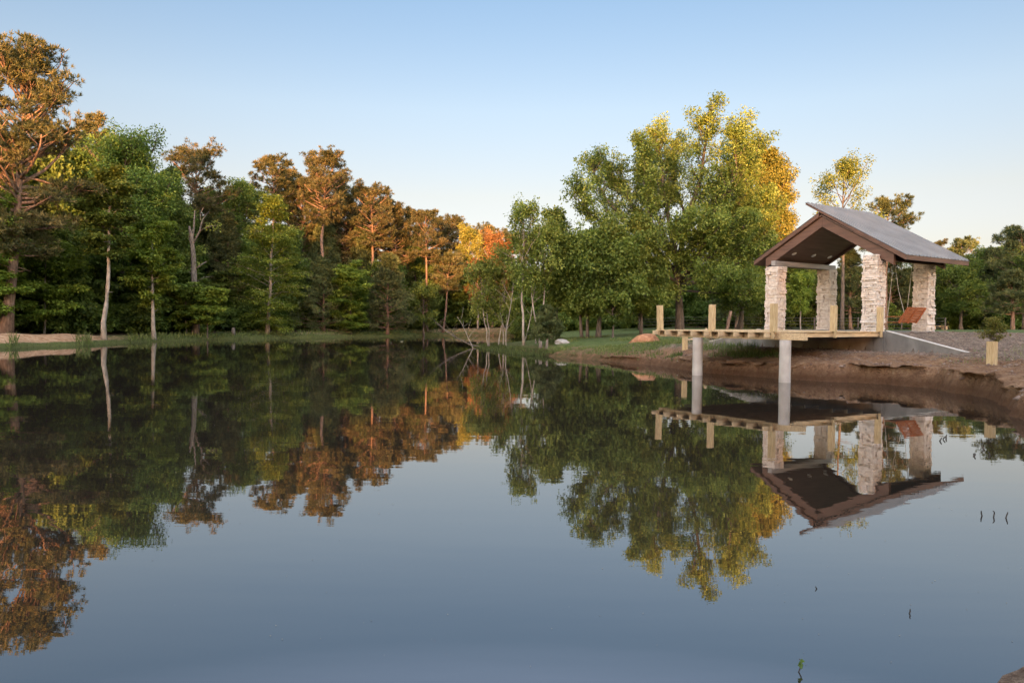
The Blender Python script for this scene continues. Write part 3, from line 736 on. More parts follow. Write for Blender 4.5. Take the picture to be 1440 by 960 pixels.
def plant(k, x, y, hs, rz, label, group):
    z = gz(x, y)
    if k in used: o = dup(protos[k], (x, y, z), rz, (1, 1, hs), label, group)
    else:
        o = protos[k]; used.add(k); o.location = (x, y, z); o.rotation_euler = (0, 0, rz); o.scale = (1, 1, hs); tag(o, label, None, group)
    o.scale = (1.0, 1.0, hs)
    return o
rr = random.Random(5)
SKY = [(-80, 60), (0, 75), (60, 90), (100, 150), (150, 190), (200, 215), (240, 240), (300, 250), (345, 275), (400, 285), (480, 270), (560, 310), (620, 335), (680, 345), (740, 350)]
for row, (off, step) in enumerate(((7, 46), (12, 52), (18, 60))):
    px = -70 + row * 17
    while px < 735:
        Yb = np.interp(px, [-80, 0, 200, 300, 480, 560, 660, 740], [54, 55, 68, 78, 92, 99, 107, 112])
        Y = Yb + off + rr.uniform(-1.5, 1.5)
        x = at(px, 455, Y)[0]
        Hm = (450 - np.interp(px, *zip(*SKY))) / FOC * Y * rr.uniform(.76, .95)
        k = rr.choice((0, 1, 2, 0)) if row else rr.choice((3, 1, 3))
        H0 = (13, 11, 13, 7, 4.5)[k]
        plant(k, x, Y, max(.6, min(Hm, 17) / H0) if row else rr.uniform(.8, 1.2), rr.uniform(0, 6.28), WL, 'trees in the depth of the left wood')
        px += step * rr.uniform(.8, 1.2)
for px in range(-60, 720, 36):
    Yb = np.interp(px, [-80, 0, 200, 300, 480, 560, 660, 740], [54, 55, 68, 78, 92, 99, 107, 112])
    Y = Yb + rr.uniform(5, 9)
    plant(4, at(px, 455, Y)[0], Y, rr.uniform(.6, 1.15), rr.uniform(0, 6.28), 'dark bushy shrub under the trees of the left wood', 'shrubs under the left wood')
for row, Yr in enumerate((102, 116)):
    px = 742 + row * 20
    while px < 1500:
        Y = Yr + rr.uniform(-4, 4)
        k = rr.choice((0, 1, 2))
        Hm = (454 - np.interp(px, [740, 1280, 1340, 1500], [372, 372, 352, 340])) / FOC * Y * rr.uniform(.85, 1.2)
        plant(k, at(px, 455, Y)[0], Y, Hm / (13, 11, 13)[k], rr.uniform(0, 6.28), WR, 'trees closing off the far lawn')
        px += (48 if px < 1290 else 30) * rr.uniform(.8, 1.2)
for px in range(750, 1500, 44):
    Y = 99 + rr.uniform(-3, 3)
    plant(4, at(px, 455, Y)[0], Y, rr.uniform(.5, .9), rr.uniform(0, 6.28), 'dark shrub at the foot of the woods beyond the lawn', 'shrubs beyond the lawn')

# ---- the wood behind the photographer that shades the pond at sunset
def back_wood():
    rg = np.random.default_rng(9)
    n = 64000
    xs = rg.uniform(-110, 100, n)
    top = np.interp(xs, [-110, -48, -42, -34, -22, -12, -4, 4, 10, 24, 34], [18, 18.5, 20.5, 20.5, 17.5, 19.5, 24.5, 24, 17.5, 18, 24])
    top = top + 3.0 * fbm(xs * .16, xs * 0 + 3.3, 3)
    zs = 1 + (top - 1) * rg.random(n) ** 1.45
    P = np.stack([xs, -48 + rg.normal(0, 3.0, n), zs], 1)
    T = unit(rg.normal(0, 1, (n, 3))); N = unit(rg.normal(0, 1, (n, 3)))
    v, f = cards(P, T, N, rg.uniform(1.0, 1.9, n), rg.uniform(.8, 1.4, n))
    o = put('wood', v, f, L['dark'], tone=rg.random(n))
    tag(o, 'dense wood on the near side of the pond behind the viewpoint', 'wood', kind='stuff')
back_wood()

# ------------------------------------------------------------------ deck, abutment, pavilion (u runs from the pond inland, v to the left)
class LB(MB):                                # solids given in (u, v, z), stored about the thing's own base
    def __init__(s, o): super().__init__(); s.o = o
    def build(s, *a, **k):
        s.v = [tuple(p[i] - s.o[i] for i in range(3)) for p in s.v]
        return super().build(*a, **k)
def uthing(name, label, cat, u, v, z, group=None):
    x, y = W(u, v)
    return thing(name, label, cat, (x, y, z), TH, group), (u, v, z)
DT = 1.785                                   # deck level
# -- deck
dk, do = uthing('deck', 'wooden fishing deck on two concrete piles in front of the stone pavilion', 'deck', 26.8, 19.9, DT)
rnd = random.Random(3)
m = LB(do); u = 23.2
while u < 30.3:
    w = .14
    m.box(u, u + w, 17.12 - rnd.uniform(0, .03), 22.75 + rnd.uniform(0, .03), DT - .038, DT + rnd.uniform(-.003, .003)); u += w + .009
m.build('deck_boards', M['board'], dk)
NJ = 9
for i in range(NJ):
    v = 17.2 + (22.66 - 17.2) * i / (NJ - 1)
    m = LB(do); m.box(22.95 + rnd.uniform(-.03, .03), 30.42, v - .03, v + .03, DT - .215, DT - .041)
    m.build('joist', M['board'], dk, bevel=.004)
m = LB(do); m.box(23.52, 23.60, 15.95, 22.85, DT - .29, DT - .043); m.box(23.61, 23.69, 15.97, 22.85, DT - .29, DT - .043)
m.build('beam', M['board'], dk, bevel=.005)
for v in (16.69, 20.70):
    m = LB(do)
    pts = [(23.44 + .0, v, z) for z in np.linspace(-1.0, DT - .29, 9)]
    m.tube(pts, [.20 + .004 * math.sin(7 * i) for i in range(9)], 24)
    m.build('pile', M['pile'], dk, True)
def post(u, v, side, lean=0.0):
    m = LB(do); h = 1.0; a = .098
    m.prism([(u - a, DT + .0), (u + a, DT + .0), (u + a + lean, DT + h), (u - a + lean, DT + h)], 1, v - a, v + a)
    if side == 'v': m.box(u - a * .5, u + a * .5, v - a + .0, v - a + .07, DT - .24, DT - .001)
    else: m.box(u - a, u - a + .07, v - a * .5, v + a * .5, DT - .24, DT - .001)
    m.build('railing_post', M['post'], dk, bevel=.008)
for u, v, sd, ln in ((23.32, 17.1, 'u', 0), (23.32, 19.9, 'u', .01), (23.32, 22.62, 'u', -.05), (27.0, 17.1, 'v', 0), (30.3, 17.12, 'v', 0)):
    post(u, v, sd, ln)
# -- abutment
ab, ao = uthing('abutment', 'grey concrete retaining wall with sloping wings under the pavilion', 'retaining wall', WALL_U, 20.0, 1.0)
m = LB(ao); m.box(WALL_U, WALL_U + .3, V0, V1, .1, 1.742)
m.build('wall', M['concrete'], ab, bevel=.01)
m = LB(ao); m.box(WALL_U - .06, WALL_U - .002, 17.02, 17.42, .1, 1.53); m.build('pilaster', M['concrete'], ab, bevel=.01)
m = LB(ao); m.prism([(V0 - .004, .1), (V0 - .004, 1.79), (VE0 + .9, 1.79 - (1.79 - 1.03) * (V0 - VE0 - .9) / (V0 - VE0)), (VE0, 1.03), (VE0, .62), (VE0 + 1.0, .62), (VE0 + 1.0, .1)], 0, WALL_U + .0, WALL_U + .24)
m.build('wing_wall', M['concrete'], ab, bevel=.012)
m = LB(ao); m.prism([(V1 + .004, .1), (V1 + .004, 1.78), (VE1, 1.10), (VE1, .1)], 0, WALL_U + .0, WALL_U + .24)
m.build('wing_wall', M['concrete'], ab, bevel=.012)
m = LB(ao); m.box(WALL_U + .303, 36.1, 17.15, 23.5, 1.5, DT - .006)
m.build('floor_slab', M['concrete'], ab, bevel=.01)
m = LB(ao); m.prism([(V0 - .006, 1.792), (VE0 + .02, 1.035), (VE0 + .02, 1.062), (V0 - .006, 1.82)], 0, WALL_U - .012, WALL_U + .252)  # added strip that paints the sky-lit brightness of the wing top
m.build('skylit_edge', M['skylit_edge'], ab, bevel=.006)
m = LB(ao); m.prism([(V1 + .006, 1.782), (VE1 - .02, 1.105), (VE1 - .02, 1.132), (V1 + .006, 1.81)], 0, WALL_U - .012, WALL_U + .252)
m.build('skylit_edge', M['skylit_edge'], ab, bevel=.006)
# -- pavilion
UF, UB, VR, SLP, ZR = 30.96, 36.32, 20.34, .5676, 7.13
VRE, VLE, VTIP = VR - 3.886, VR + 3.576, VR + .785
pv_, po = uthing('pavilion', 'open stone-pillared pavilion with a brown gable and grey metal roof', 'pavilion', 33.3, VR, DT)
def zr_(v): return ZR - SLP * (VR - v)       # right plane (rises toward +v)
def zl_(v): return ZR - SLP * (v - VR)
def column(uc, vc, z1, seed):
    rg = random.Random(seed); nr = np.random.default_rng(seed)
    V, F, T = [], [], []
    w = .315
    def block(x0, x1, y0, y1, z0, z1, t):
        b = len(V); c = .012
        for z, s in ((z0, c), (z0 + .014, 0), (z1 - .014, 0), (z1, c)):
            for x, y in ((x0 + s, y0 + s), (x1 - s, y0 + s), (x1 - s, y1 - s), (x0 + s, y1 - s)):
                V.append((x + rg.uniform(-.012, .012) - po[0], y + rg.uniform(-.012, .012) - po[1], z + rg.uniform(-.007, .007) - po[2]))
        for k in range(3):
            for i in range(4): F.append((b + 4 * k + i, b + 4 * k + (i + 1) % 4, b + 4 * k + 4 + (i + 1) % 4, b + 4 * k + 4 + i)); T.append(t)
        F.append((b + 3, b + 2, b + 1, b)); F.append((b + 12, b + 13, b + 14, b + 15)); T.extend([t, t])
    z = DT - .03
    block(uc - w + .08, uc + w - .08, vc - w + .08, vc + w - .08, z, z1 - .02, .3)
    ph = rg.uniform(0, 6)
    while z < z1 - .04:
        h = min(rg.uniform(.055, .13), z1 - z)
        g = .02 * math.sin(z * 3.1 + ph) + .012 * math.sin(z * 7.7 + ph)
        for sx, sy in ((-1, 0), (1, 0), (0, -1), (0, 1)):
            n = rg.choice((1, 2, 2, 3)); cuts = sorted([0, 1] + [min(.85, max(.15, (i + 1) / n + rg.uniform(-.12, .12))) for i in range(n - 1)])
            for a, b in zip(cuts, cuts[1:]):
                o = w + rg.uniform(-.035, .06) + g; i_ = w - .12; t = min(1, max(0, rg.gauss(.25, .3)))
                e0, e1 = -w - .02 + a * (2 * w + .04), -w - .02 + b * (2 * w + .04) - .006
                hh = h * rg.uniform(.9, 1.0)
                if sx: x = sorted((sx * i_, sx * o)); block(uc + x[0], uc + x[1], vc + e0, vc + e1, z, z + hh, t)
                else: y = sorted((sy * i_, sy * o)); block(uc + e0, uc + e1, vc + y[0], vc + y[1], z, z + hh, t)
        z += h
    put('column', V, F, M['stone'], pv_, tone=T)
CU, CV = (31.17, 35.32), (22.78, 17.92)
column(CU[0], CV[0], 4.78, 1); column(CU[0], CV[1], 5.0, 2); column(CU[1], CV[0], 4.78, 3); column(CU[1], CV[1], 4.86, 4)
# metal sheets with raised ribs running down the slope
def sheet(va, vb, zf, name):
    prof = []
    u = UF
    while u < UB - .02:
        for du, dz in ((0, 0), (.12, 0), (.14, .045), (.18, .045), (.2, 0)):
            if u + du < UB: prof.append((u + du, dz))
        u += .3
    prof.append((UB, 0))
    V, F = [], []; n = len(prof); NS = 9
    for off in (0, -.02):
        for k in range(NS):
            v = va + (vb - va) * k / (NS - 1)
            for (u, dz) in prof: V.append((u - po[0], v - po[1], zf(v) + dz + off - po[2]))
    A = NS * n
    for k in range(NS - 1):
        for i in range(n - 1):
            a = k * n + i
            F.append((a, a + 1, a + n + 1, a + n)); F.append((A + a, A + a + n, A + a + n + 1, A + a + 1))
    for i in range(n - 1):
        F.append((i, A + i, A + i + 1, i + 1)); b = (NS - 1) * n + i; F.append((b, b + 1, A + b + 1, A + b))
    put(name, V, F, M['roof'], pv_)
sheet(VRE, VTIP, zr_, 'roof_sheet'); sheet(VR + .06, VLE, lambda v: zl_(v) - .02, 'roof_sheet')
def sloped(u0, u1, va, vb, zf, t0, t1, name, mat, t0b=None, t1b=None):  # slab between two depths below a roof plane
    m = LB(po)
    m.prism([(va, zf(va) - t0), (vb, zf(vb) - (t0 if t0b is None else t0b)), (vb, zf(vb) - (t1 if t1b is None else t1b)), (va, zf(va) - t1)], 0, u0, u1)
    return m.build(name, mat, pv_, bevel=.006)
for u0, u1 in ((UF + .0, UF + .045), (UB - .045, UB)):
    sloped(u0, u1, VRE + .02, VTIP - .01, zr_, .023, .235, 'rake_fascia', M['fascia'], t1b=.10)
    sloped(u0, u1, VR + .10, VLE - .02, zl_, .043, .235, 'rake_fascia', M['fascia'])
m = LB(po); m.box(UF + .046, UB - .046, VRE + .025, VRE + .065, zr_(VRE) - .21, zr_(VRE) - .012); m.build('eave_fascia', M['fascia'], pv_, bevel=.006)
m = LB(po); m.box(UF + .046, UB - .046, VLE - .065, VLE - .025, zl_(VLE) - .22, zl_(VLE) - .06); m.build('eave_fascia', M['fascia'], pv_, bevel=.006)
for ug in (31.17, 35.32):
    sloped(ug - .09, ug + .09, 17.03, VR - .002, zr_, .27, .72, 'gable_beam', M['fascia'])
    sloped(ug - .09, ug + .09, VR + .002, 23.3, zl_, .27, .72, 'gable_beam', M['fascia'])
sloped(UF + .05, UB - .05, VRE + .07, VR, zr_, .19, .24, 'soffit', M['soffit'])
sloped(UF + .05, UB - .05, VR + .003, VLE - .07, zl_, .19, .24, 'soffit', M['soffit'])
sloped(31.27, 35.22, 17.05, VR, zr_, .55, .60, 'ceiling', M['soffit'])
sloped(31.27, 35.22, VR + .003, 23.2, zl_, .55, .60, 'ceiling', M['soffit'])
m = LB(po); m.box(30.95, 35.9, CV[0] - .11, CV[0] + .11, 4.80, 5.03); m.build('side_beam', M['steel'], pv_, bevel=.008)
m = LB(po); m.box(31.3, 36.95, CV[1] - .11, CV[1] + .11, 4.88, 5.10); m.build('side_beam', M['steel'], pv_, bevel=.008)
for u in (31.95, 33.5, 34.85):
    m = LB(po); v = 22.35; nrm = unit(np.array((0, -SLP, -1.0))); c = np.array((u, v, zl_(v) - .603))
    m.tube([c, c + nrm * .02], [.125, .11], 20); m.build('ceiling_light', M['white'], pv_, True)
# -- swing hanging from the right side beam
sw, wo = uthing('swing_bench', 'reddish wooden bench swing hanging on ropes under the pavilion', 'swing', 33.5, 17.92, 2.15)
m = LB(wo)
for k in range(5): m.box(32.72, 34.28, 17.72 + k * .105, 17.72 + k * .105 + .09, 2.15, 2.175)
m.build('seat', M['swing'], sw)
m = LB(wo)
def bk(t): return 17.69 - .42 * t, 2.16 + .66 * t
for k in range(6):
    (v0, z0), (v1, z1) = bk(k / 6 + .01), bk((k + 1) / 6 - .015)
    m.prism([(v0, z0), (v1, z1), (v1 + .018, z1 + .012), (v0 + .018, z0 + .012)], 0, 32.72, 34.28)
m.build('backrest', M['swing'], sw)
for uu in (32.8, 33.5, 34.2):
    (v0, z0), (v1, z1) = bk(-.02), bk(1.0)
    m = LB(wo); m.prism([(v0 - .003, z0 - .003), (v1 - .003, z1 - .003), (v1 - .045, z1 - .03), (v0 - .045, z0 - .03)], 0, uu - .035, uu + .035); m.build('batten', M['swing'], sw)
for uu in (32.72, 34.28):
    m = LB(wo); m.tube([(uu, 18.2, 2.14), (uu, 18.15, 2.42), (uu, 17.92, 4.89)], .010, 6); m.build('rope', M['rope'], sw)
    m = LB(wo); m.tube([(uu, 17.42, 2.58), (uu, 17.7, 3.6), (uu, 17.90, 4.89)], .010, 6); m.build('rope', M['rope'], sw)
    m = LB(wo); m.box(uu - .03, uu + .03, 17.5, 18.25, 2.40, 2.43); m.build('armrest', M['swing'], sw)

# ------------------------------------------------------------------ small things on the banks
def place(px, py, Y=None, z0=None):
    """ground point seen at a photo pixel (walks along the ray until it meets the terrain)"""
    d = ray(px, py)
    if Y is None:
        for Y in np.arange(4, 140, .1):
            if EYE + d[2] / d[1] * Y < gz(d[0] / d[1] * Y, Y): break
    x = d[0] / d[1] * Y
    return x, float(Y), gz(x, Y)
# sapling in its wooden guard
gxp, gyp = G(1395, 492, 1.28); gzp = gz(gxp, gyp)
tg = thing('tree_guard', 'tall square wooden guard box around the young sapling', 'tree guard', (gxp, gyp, gzp), .5)
m = MB()
for a in range(4):
    c_, s_ = math.cos(a * math.pi / 2), math.sin(a * math.pi / 2)
    q = [(-.1, -.115), (.115, -.115), (.115, -.095), (-.1, -.095)]
    q = [(x * c_ - y * s_, x * s_ + y * c_) for x, y in q]
    m.prism(q, 2, -.1, .86)
m.build('board', M['post'], tg)
t = Tree(300)
t.curve((0, 0, .0), (.05, 0, 1), 1.25, .018, .008, 6, .1, .05, 5)
rs_ = random.Random(31)
for k in range(34):
    z = rs_.uniform(.92, 1.62); a = rs_.uniform(0, 6.28); r = .42 * math.sqrt(max(.05, 1 - ((z - 1.15) / .5) ** 2)) * rs_.uniform(.6, 1.05)
    q = t.curve((.03, 0, min(z, 1.25) - .14), (math.cos(a) * r, math.sin(a) * r, z - min(z, 1.25) + .14), math.hypot(r, z - min(z, 1.25) + .14), .007, .003, 3, 0, .08, 3)
    t.clump(q[-1], .13, .06); t.clump(q[2], .09, .05, None, .6)
t.finish('sapling', 'small yellow-green sapling growing out of the wooden guard', 'sapling', (gxp, gyp, gzp), 'flat', 30, .07, L['gold'], B['dark'])
x, y, z = place(963, 492)
m = MB(); m.box(-.1, .1, -.1, .1, -.3, .95)
o = tag(m.build('post', M['post'], None, bevel=.01), 'short square wooden post on the bank just behind the left deck piling', 'post'); o.location = (x, y, z); o.rotation_euler = (0, 0, .5)
# leaning reddish pole, rocks, mound, far lawn things
x, y, z = place(1021, 462, 58)
m = MB(); m.tube([(0, 0, -.3), (.16, 0, .7), (.34, 0, 1.6)], [.13, .12, .11], 10)
tag(m.build('pole', B['pine'], None, True), 'leaning reddish pole on the lawn behind the second deck post', 'pole').location = (x, y, z)
def blob(seed, sx, sy, sz, rough=.25, flat=True):
    import bmesh
    bm = bmesh.new(); bmesh.ops.create_icosphere(bm, subdivisions=2, radius=1)
    r = random.Random(seed); off = [r.uniform(0, 50) for _ in range(3)]
    from mathutils import noise as mn
    for v in bm.verts:
        n = mn.noise(Vector(v.co) * 1.6 + Vector(off))
        v.co = Vector((v.co.x * sx, v.co.y * sy, v.co.z * sz)) * (1 + rough * n * 1.6)
    vs = [tuple(v.co) for v in bm.verts]; fs = [tuple(v.index for v in f.verts) for f in bm.faces]
    bm.free(); return vs, fs
x, y, z = place(992, 463, 45)
hp = thing('rock_pile', 'heap of pale broken rocks behind the deck', 'rock pile', (x, y, z))
r = random.Random(8)
for i in range(34):
    a = r.uniform(0, 6.28); d = abs(r.gauss(0, .32)); h = max(0, .62 - d * .9) * r.uniform(.4, 1)
    vs, fs = blob(i, r.uniform(.09, .16), r.uniform(.09, .16), r.uniform(.06, .11))
    o = put('rock', vs, fs, M['log'], hp); o.location = (d * math.cos(a) * 1.5, d * math.sin(a), h + .04)
x, y, z = place(906, 473, 46)
vs, fs = blob(77, .85, .9, .5, .4)
m_ = simple('red_dirt', [(.20, .085, .04), (.32, .15, .075), (.42, .22, .12)], 4, None, .95, 1, .06)
o = tag(put('dirt_mound', vs, fs, m_, smooth=True), 'mound of orange dirt at the left end of the deck', 'mound'); o.location = (x, y, z - .05)
x, y, z = place(790, 472, 52)
vs, fs = blob(81, .55, .3, .22)
o = tag(put('boulder', vs, fs, M['rock']), 'low pale boulder on the lawn behind the small bushy pine', 'boulder'); o.location = (x, y, z + .05)
x, y, z = place(1320, 456, 84)
tb = thing('lawn_table', 'low wooden table on the far lawn right of the pavilion', 'table', (x, y, z), .3)
m = MB(); [m.box(-.95, .95, -.4 + i * .17, -.25 + i * .17, .52, .56) for i in range(5)]; m.build('tabletop', M['log'], tb)
for a in (-.8, .8):
    m = MB(); m.box(a - .05, a + .05, -.35, .38, -.05, .52); m.build('leg', M['log'], tb)
# wire fence across the lawn
fc = thing('wire_fence', 'thin wire fence across the lawn behind the pavilion', 'fence', (at(900, 455, 74)[0], 74, gz(at(900, 455, 74)[0], 74)))
x0 = fc.location.x; xs_ = np.arange(0, 30, 4.2)
for xx in xs_:
    m = MB(); zz_ = gz(x0 + xx, 74) - fc.location.z; m.tube([(xx, 0, zz_ - .3), (xx, 0, zz_ + 1.35)], .06, 8); m.build('fence_post', B['dark'], fc, True)
m = MB()
for hgt in (.35, .7, 1.0, 1.28):
    m.tube([(xx, -.06, gz(x0 + xx, 74) - fc.location.z + hgt) for xx in xs_], .014, 4)
m.build('wire', M['wire'], fc)
# stumps
for i, (px, py, Y, h, r_, lb) in enumerate(((760, 484, 51, .45, .11, 'short broken stump on the muddy point, left of its neighbour'), (769, 486, 50.4, .6, .09, 'thin stump on the muddy point below the small bushy pine'),
                                          (328, 468, 80, .75, .2, 'splintered pale stump on the far left bank'))):
    x, y, z = place(px, py, Y)
    m = MB(); m.tube([(0, 0, -.2), (0, 0, h * .6), (.03, 0, h)], [r_ * 1.25, r_, r_ * .75], 9)
    tag(m.build('stump', B['dead'], None, True), lb, 'stump').location = (x, y, z)
# fallen branch in the inlet
t = Tree(77); b0 = at(684, 489, 59)
def q_(px, py, Y): a = at(px, py, Y); return a - np.array((b0[0], b0[1], 0))
main = [q_(686, 489, 59), q_(662, 485, 60.5), q_(640, 474, 62), q_(624, 462, 63.5), q_(610, 450, 65)]
t.wood.tube(main, [.06, .055, .045, .03, .014], 6)
rg = np.random.default_rng(4)
for i in range(15):
    k = rg.integers(0, 4); f = rg.random(); p = main[k] * (1 - f) + main[k + 1] * f
    t.curve(p, (rg.normal(-.3, .7), rg.normal(0, .5), rg.uniform(-.1, 1.0)), rg.uniform(.6, 1.7), .02, .006, 5, .2, .16, 4)
t.finish('fallen_branch', 'long bare fallen branch reaching out of the inlet water', 'branch', (b0[0], b0[1], 0), 'leaf', 10, .1, L['olive'], B['dark'])
for i, (px, py, h, lb) in enumerate(((712, 492, 5.2, 'bare forked grey stem standing at the tip of the point'), (735, 488, 6.0, 'crooked bare stem leaning among the saplings of the point'), (668, 487, 3.2, 'short leafless twiggy stem in the water left of the point'))):
    t = Tree(90 + i); x, y, z = place(px, py, 56.5 + i)
    q = t.curve((0, 0, -.3), ((-.12, .28, -.2)[i], 0, 1), h, .05, .012, 7, .1, .12, 6)
    for k in range(9):
        p = q[rg.integers(2, 7)]; t.curve(p, (rg.normal(0, .6), rg.normal(0, .5), .8), h * rg.uniform(.15, .4), .018, .006, 4, .2, .15, 4)
    t.finish('bare_stem', lb, 'bare sapling', (x, y, max(z, -.2)), 'leaf', 10, .1, L['olive'], B['pale'])
# stems standing in the near water
def stem(px, py, hpx, seed, label, leafy=False):
    x, y = G(px, py); k = y / FOC; h = hpx * k
    t = Tree(seed); r_ = max(.0035, .0011 * y)
    q = t.curve((0, 0, -.15), (t.rg.normal(0, .25), 0, 1), h * .6 + .15, r_, r_ * .8, 4, 0, .2, 5)
    q2 = t.curve(q[-1], (t.rg.normal(0, .7), t.rg.normal(0, .3), .6), h * .5, r_ * .8, r_ * .5, 4, .2, .3, 5)
    t.curve(q[2], (t.rg.choice((-1, 1)), 0, .5), h * .25, r_ * .7, r_ * .4, 3, .2, .2, 4)
    if leafy:
        t.clump(q2[-1], .02, .015)
    t.finish('water_weed', label, 'water weed', (x, y, 0), 'leaf', 4, .04, L['dark'], M['twig'])
stem(1113, 946, 22, 1, 'leafy weed twig poking out of the water at the bottom edge', True)
stem(1138, 829, 8, 2, 'tiny dark stem in open water below the big tree reflection')
stem(1268, 861, 9, 3, 'tiny dark stem in open water nearest the bottom right corner')
for i, (a, b_) in enumerate(((1386, 725), (1397, 727), (1409, 727), (1318, 620), (1325, 618), (1335, 616), (1367, 641), (1372, 640), (1384, 632), (1391, 640))):
    stem(a, b_, 9 - (i > 2) * 3, 10 + i, ('dark weed stem, one of three close together in the right-hand water' if i < 3 else 'faint weed stem in the water below the guarded sapling'))
for o in [o for o in C.objects if o.get('category') == 'water weed' and o['label'].startswith(('dark weed', 'faint weed'))]:
    o['group'] = 'three dark weed stems' if o['label'].startswith('dark') else 'faint weed stems near the right bank'

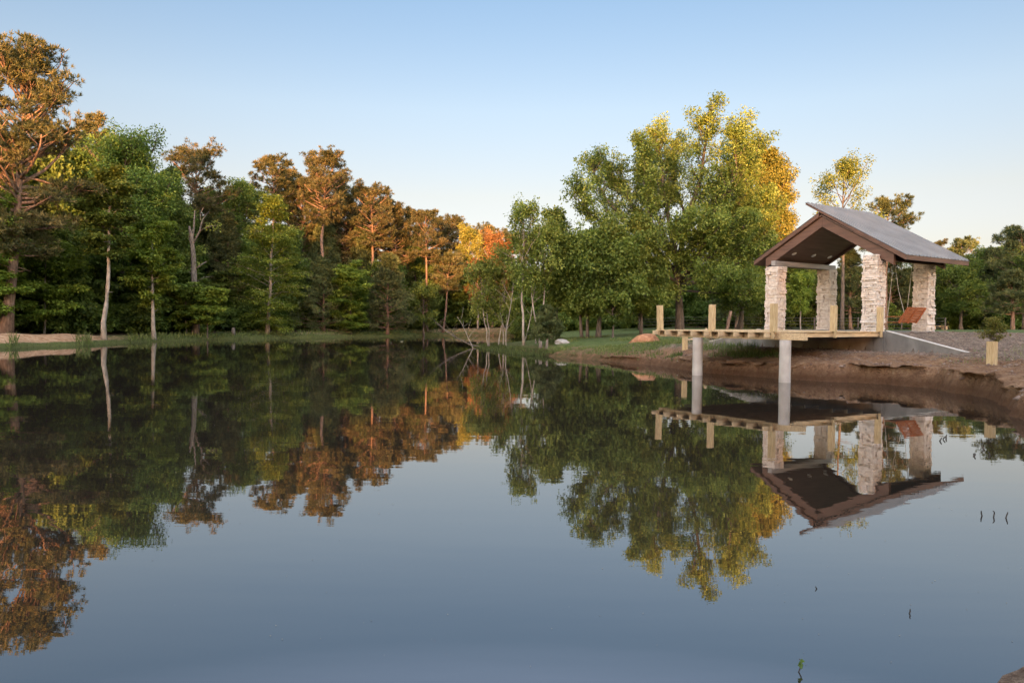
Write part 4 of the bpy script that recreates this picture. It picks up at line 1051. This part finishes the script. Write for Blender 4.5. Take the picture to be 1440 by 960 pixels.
# ------------------------------------------------------------------ grass, clods
def grass_mat():
    return leaf_mat('bank_grass', [(.05, .065, .022), (.075, .12, .03), (.15, .18, .065)], .3)
def scatter():
    rg = np.random.default_rng(12)
    P, Ln, Wd, tn = [], [], [], []
    def zone(n, pxr, yr, dr, ln, wd, tone, dens=None):
        Y = np.exp(rg.uniform(np.log(yr[0]), np.log(yr[1]), n)); px = rg.uniform(*pxr, n)
        x = (px - 720) / FOC * Y
        z, d, cl, sa, mu, la = terrain(x, Y)
        k = (d > dr[0]) & (d < dr[1])
        if dens is not None: k &= fbm(x * dens, Y * dens, 3) > .0
        z = np.maximum(z, -.02)
        P.append(np.stack([x, Y, z], 1)[k]); m_ = k.sum()
        Ln.append(ln * rg.uniform(.5, 1.35, m_)); Wd.append(wd * rg.uniform(.7, 1.3, m_)); tn.append(np.clip(tone + rg.normal(0, .2, m_), 0, 1))
    zone(11000, (-60, 250), (50, 76), (-.15, .5), .16, .035, .4)
    zone(700, (106, 128), (50, 62), (-.4, 1.2), .75, .04, .3); zone(400, (12, 25), (49, 58), (-.4, 1.2), .8, .04, .3)
    zone(26000, (180, 640), (60, 112), (-.15, 3.4), .42, .045, .5)
    zone(14000, (180, 640), (60, 112), (.5, 5.5), .3, .05, .6, .5)
    zone(26000, (612, 785), (46, 66), (-1.2, .7), .22, .035, .15)
    zone(22000, (770, 960), (35, 60), (.3, 9), .17, .03, .6, .35)
    zone(7000, (770, 960), (35, 60), (.1, 1.2), .3, .03, .45, .6)
    zone(5000, (985, 1095), (29, 40), (1.1, 3.6), .34, .022, .45, .5)
    zone(1500, (1300, 1440), (17, 30), (1.2, 8), .2, .012, .8, .5)
    P = np.concatenate(P); n = len(P)
    T = unit(np.stack([rg.normal(0, .33, n), rg.normal(0, .33, n), np.ones(n)], 1)); N = unit(rg.normal(0, 1, (n, 3)))
    v, f = cards(P - np.array((0, 0, .03)), T, N, np.concatenate(Ln), np.concatenate(Wd))
    tag(put('grass', v, f, grass_mat(), tone=np.concatenate(tn)), 'short grass along the banks, on the point and the lawn', 'grass', kind='stuff')
    # clods and chips on the raw bank
    n = 40000
    Y = rg.uniform(14, 46, n); px = rg.uniform(880, 1480, n); x = (px - 720) / FOC * Y
    z, d, cl, sa, mu, la = terrain(x, Y); u, v = UV(x, Y)
    k = (d > .15) & (mu + cl > .4) & ~((u > 30.1) & (u < 30.95) & (v > 13.6) & (v < 26.5)) & ~((u > 30.2) & (u < 36.4) & (v > 16.8) & (v < 23.8)) & (rg.random(n) < np.clip(1.25 - d / 14, .15, 1))
    x, Y, z, d = x[k], Y[k], z[k], d[k]; n = len(x)
    s = rg.lognormal(-3.9, .5, n); s = np.where(rg.random(n) < .06, s * 2.6, s); s = np.clip(s, .010, .13)
    base = np.array([(1, 0, 0), (-1, 0, 0), (0, 1, 0), (0, -1, 0), (0, 0, 1), (0, 0, -.6)], float)
    F8 = np.array([(0, 2, 4), (2, 1, 4), (1, 3, 4), (3, 0, 4), (2, 0, 5), (1, 2, 5), (3, 1, 5), (0, 3, 5)])
    a = rg.uniform(0, 6.28, n); ca, sa_ = np.cos(a), np.sin(a)
    B_ = base[None] * rg.uniform(.55, 1.35, (n, 6, 1)) * s[:, None, None] * np.array((1.3, .8, .6))
    V = np.stack([B_[..., 0] * ca[:, None] - B_[..., 1] * sa_[:, None], B_[..., 0] * sa_[:, None] + B_[..., 1] * ca[:, None], B_[..., 2]], -1) + np.stack([x, Y, z], 1)[:, None]
    Fq = (F8[None] + 6 * np.arange(n)[:, None, None]).reshape(-1, 3)
    mt, nt, bs = new_mat('soil_clods')
    nt.links.new(ramp(nt, [(.10, .058, .042), (.155, .105, .08), (.235, .18, .145)], attr(nt, 'tone')), bs.inputs['Base Color']); bs.inputs['Roughness'].default_value = .95
    tag(put('soil_clods', V.reshape(-1, 3), Fq, mt, tone=np.repeat(rg.random(n), 8)), 'loose clods and chips strewn over the raw bank', 'soil', kind='stuff')
    # dead straw lying on the raw bank
    n = 15000
    Y = rg.uniform(13, 40, n); px = rg.uniform(930, 1480, n); x = (px - 720) / FOC * Y
    z, d, cl, sa, mu, la = terrain(x, Y); u, v = UV(x, Y)
    k = (d > .9) & (d < 9) & (mu > .3) & ~((u > 30.1) & (u < 36.4) & (v > 13.6) & (v < 26.5)) & (fbm(x * .7 + 9, Y * .7, 3) > -.12)
    x, Y, z = x[k], Y[k], z[k]; n = len(x); ang = rg.uniform(0, 6.28, n)
    v, f = cards(np.stack([x, Y, z + .012], 1), unit(np.stack([np.cos(ang), np.sin(ang), rg.uniform(-.1, .3, n)], 1)), unit(rg.normal(0, .3, (n, 3)) + np.array((0, 0, 1))), rg.uniform(.08, .32, n), rg.uniform(.008, .02, n))
    tag(put('straw', v, f, leaf_mat('dead_straw', [(.10, .07, .04), (.21, .16, .10), (.36, .29, .19)], .1), tone=rg.random(n)), 'dead straw strewn over the raw right bank', 'straw', kind='stuff')
    # specks adrift on the still water
    n = 420
    px = np.concatenate([rg.uniform(1000, 1092, 150), rg.uniform(200, 1440, 270)]); py = np.concatenate([rg.normal(556, 2.5, 150), 520 + 420 * rg.random(270) ** 2])
    q = np.array([G(a, b) for a, b in zip(px, py)]); sz = rg.uniform(.012, .035, n) * np.clip(q[:, 1] / 14, .35, 1.6)
    za, ang = np.full(n, .004), rg.uniform(0, 6.28, n)
    v, f = cards(np.stack([q[:, 0], q[:, 1], za], 1), np.stack([np.cos(ang), np.sin(ang), 0 * ang], 1), np.tile((0., 0, 1), (n, 1)), sz, sz * .6, .05)
    tag(put('floating_debris', v, f, leaf_mat('drift', [(.10, .08, .05), (.18, .15, .09), (.28, .24, .15)], .1), tone=rg.random(n)), 'scattered specks of pollen and leaf litter adrift on the pond', 'floating debris', kind='stuff')
scatter()
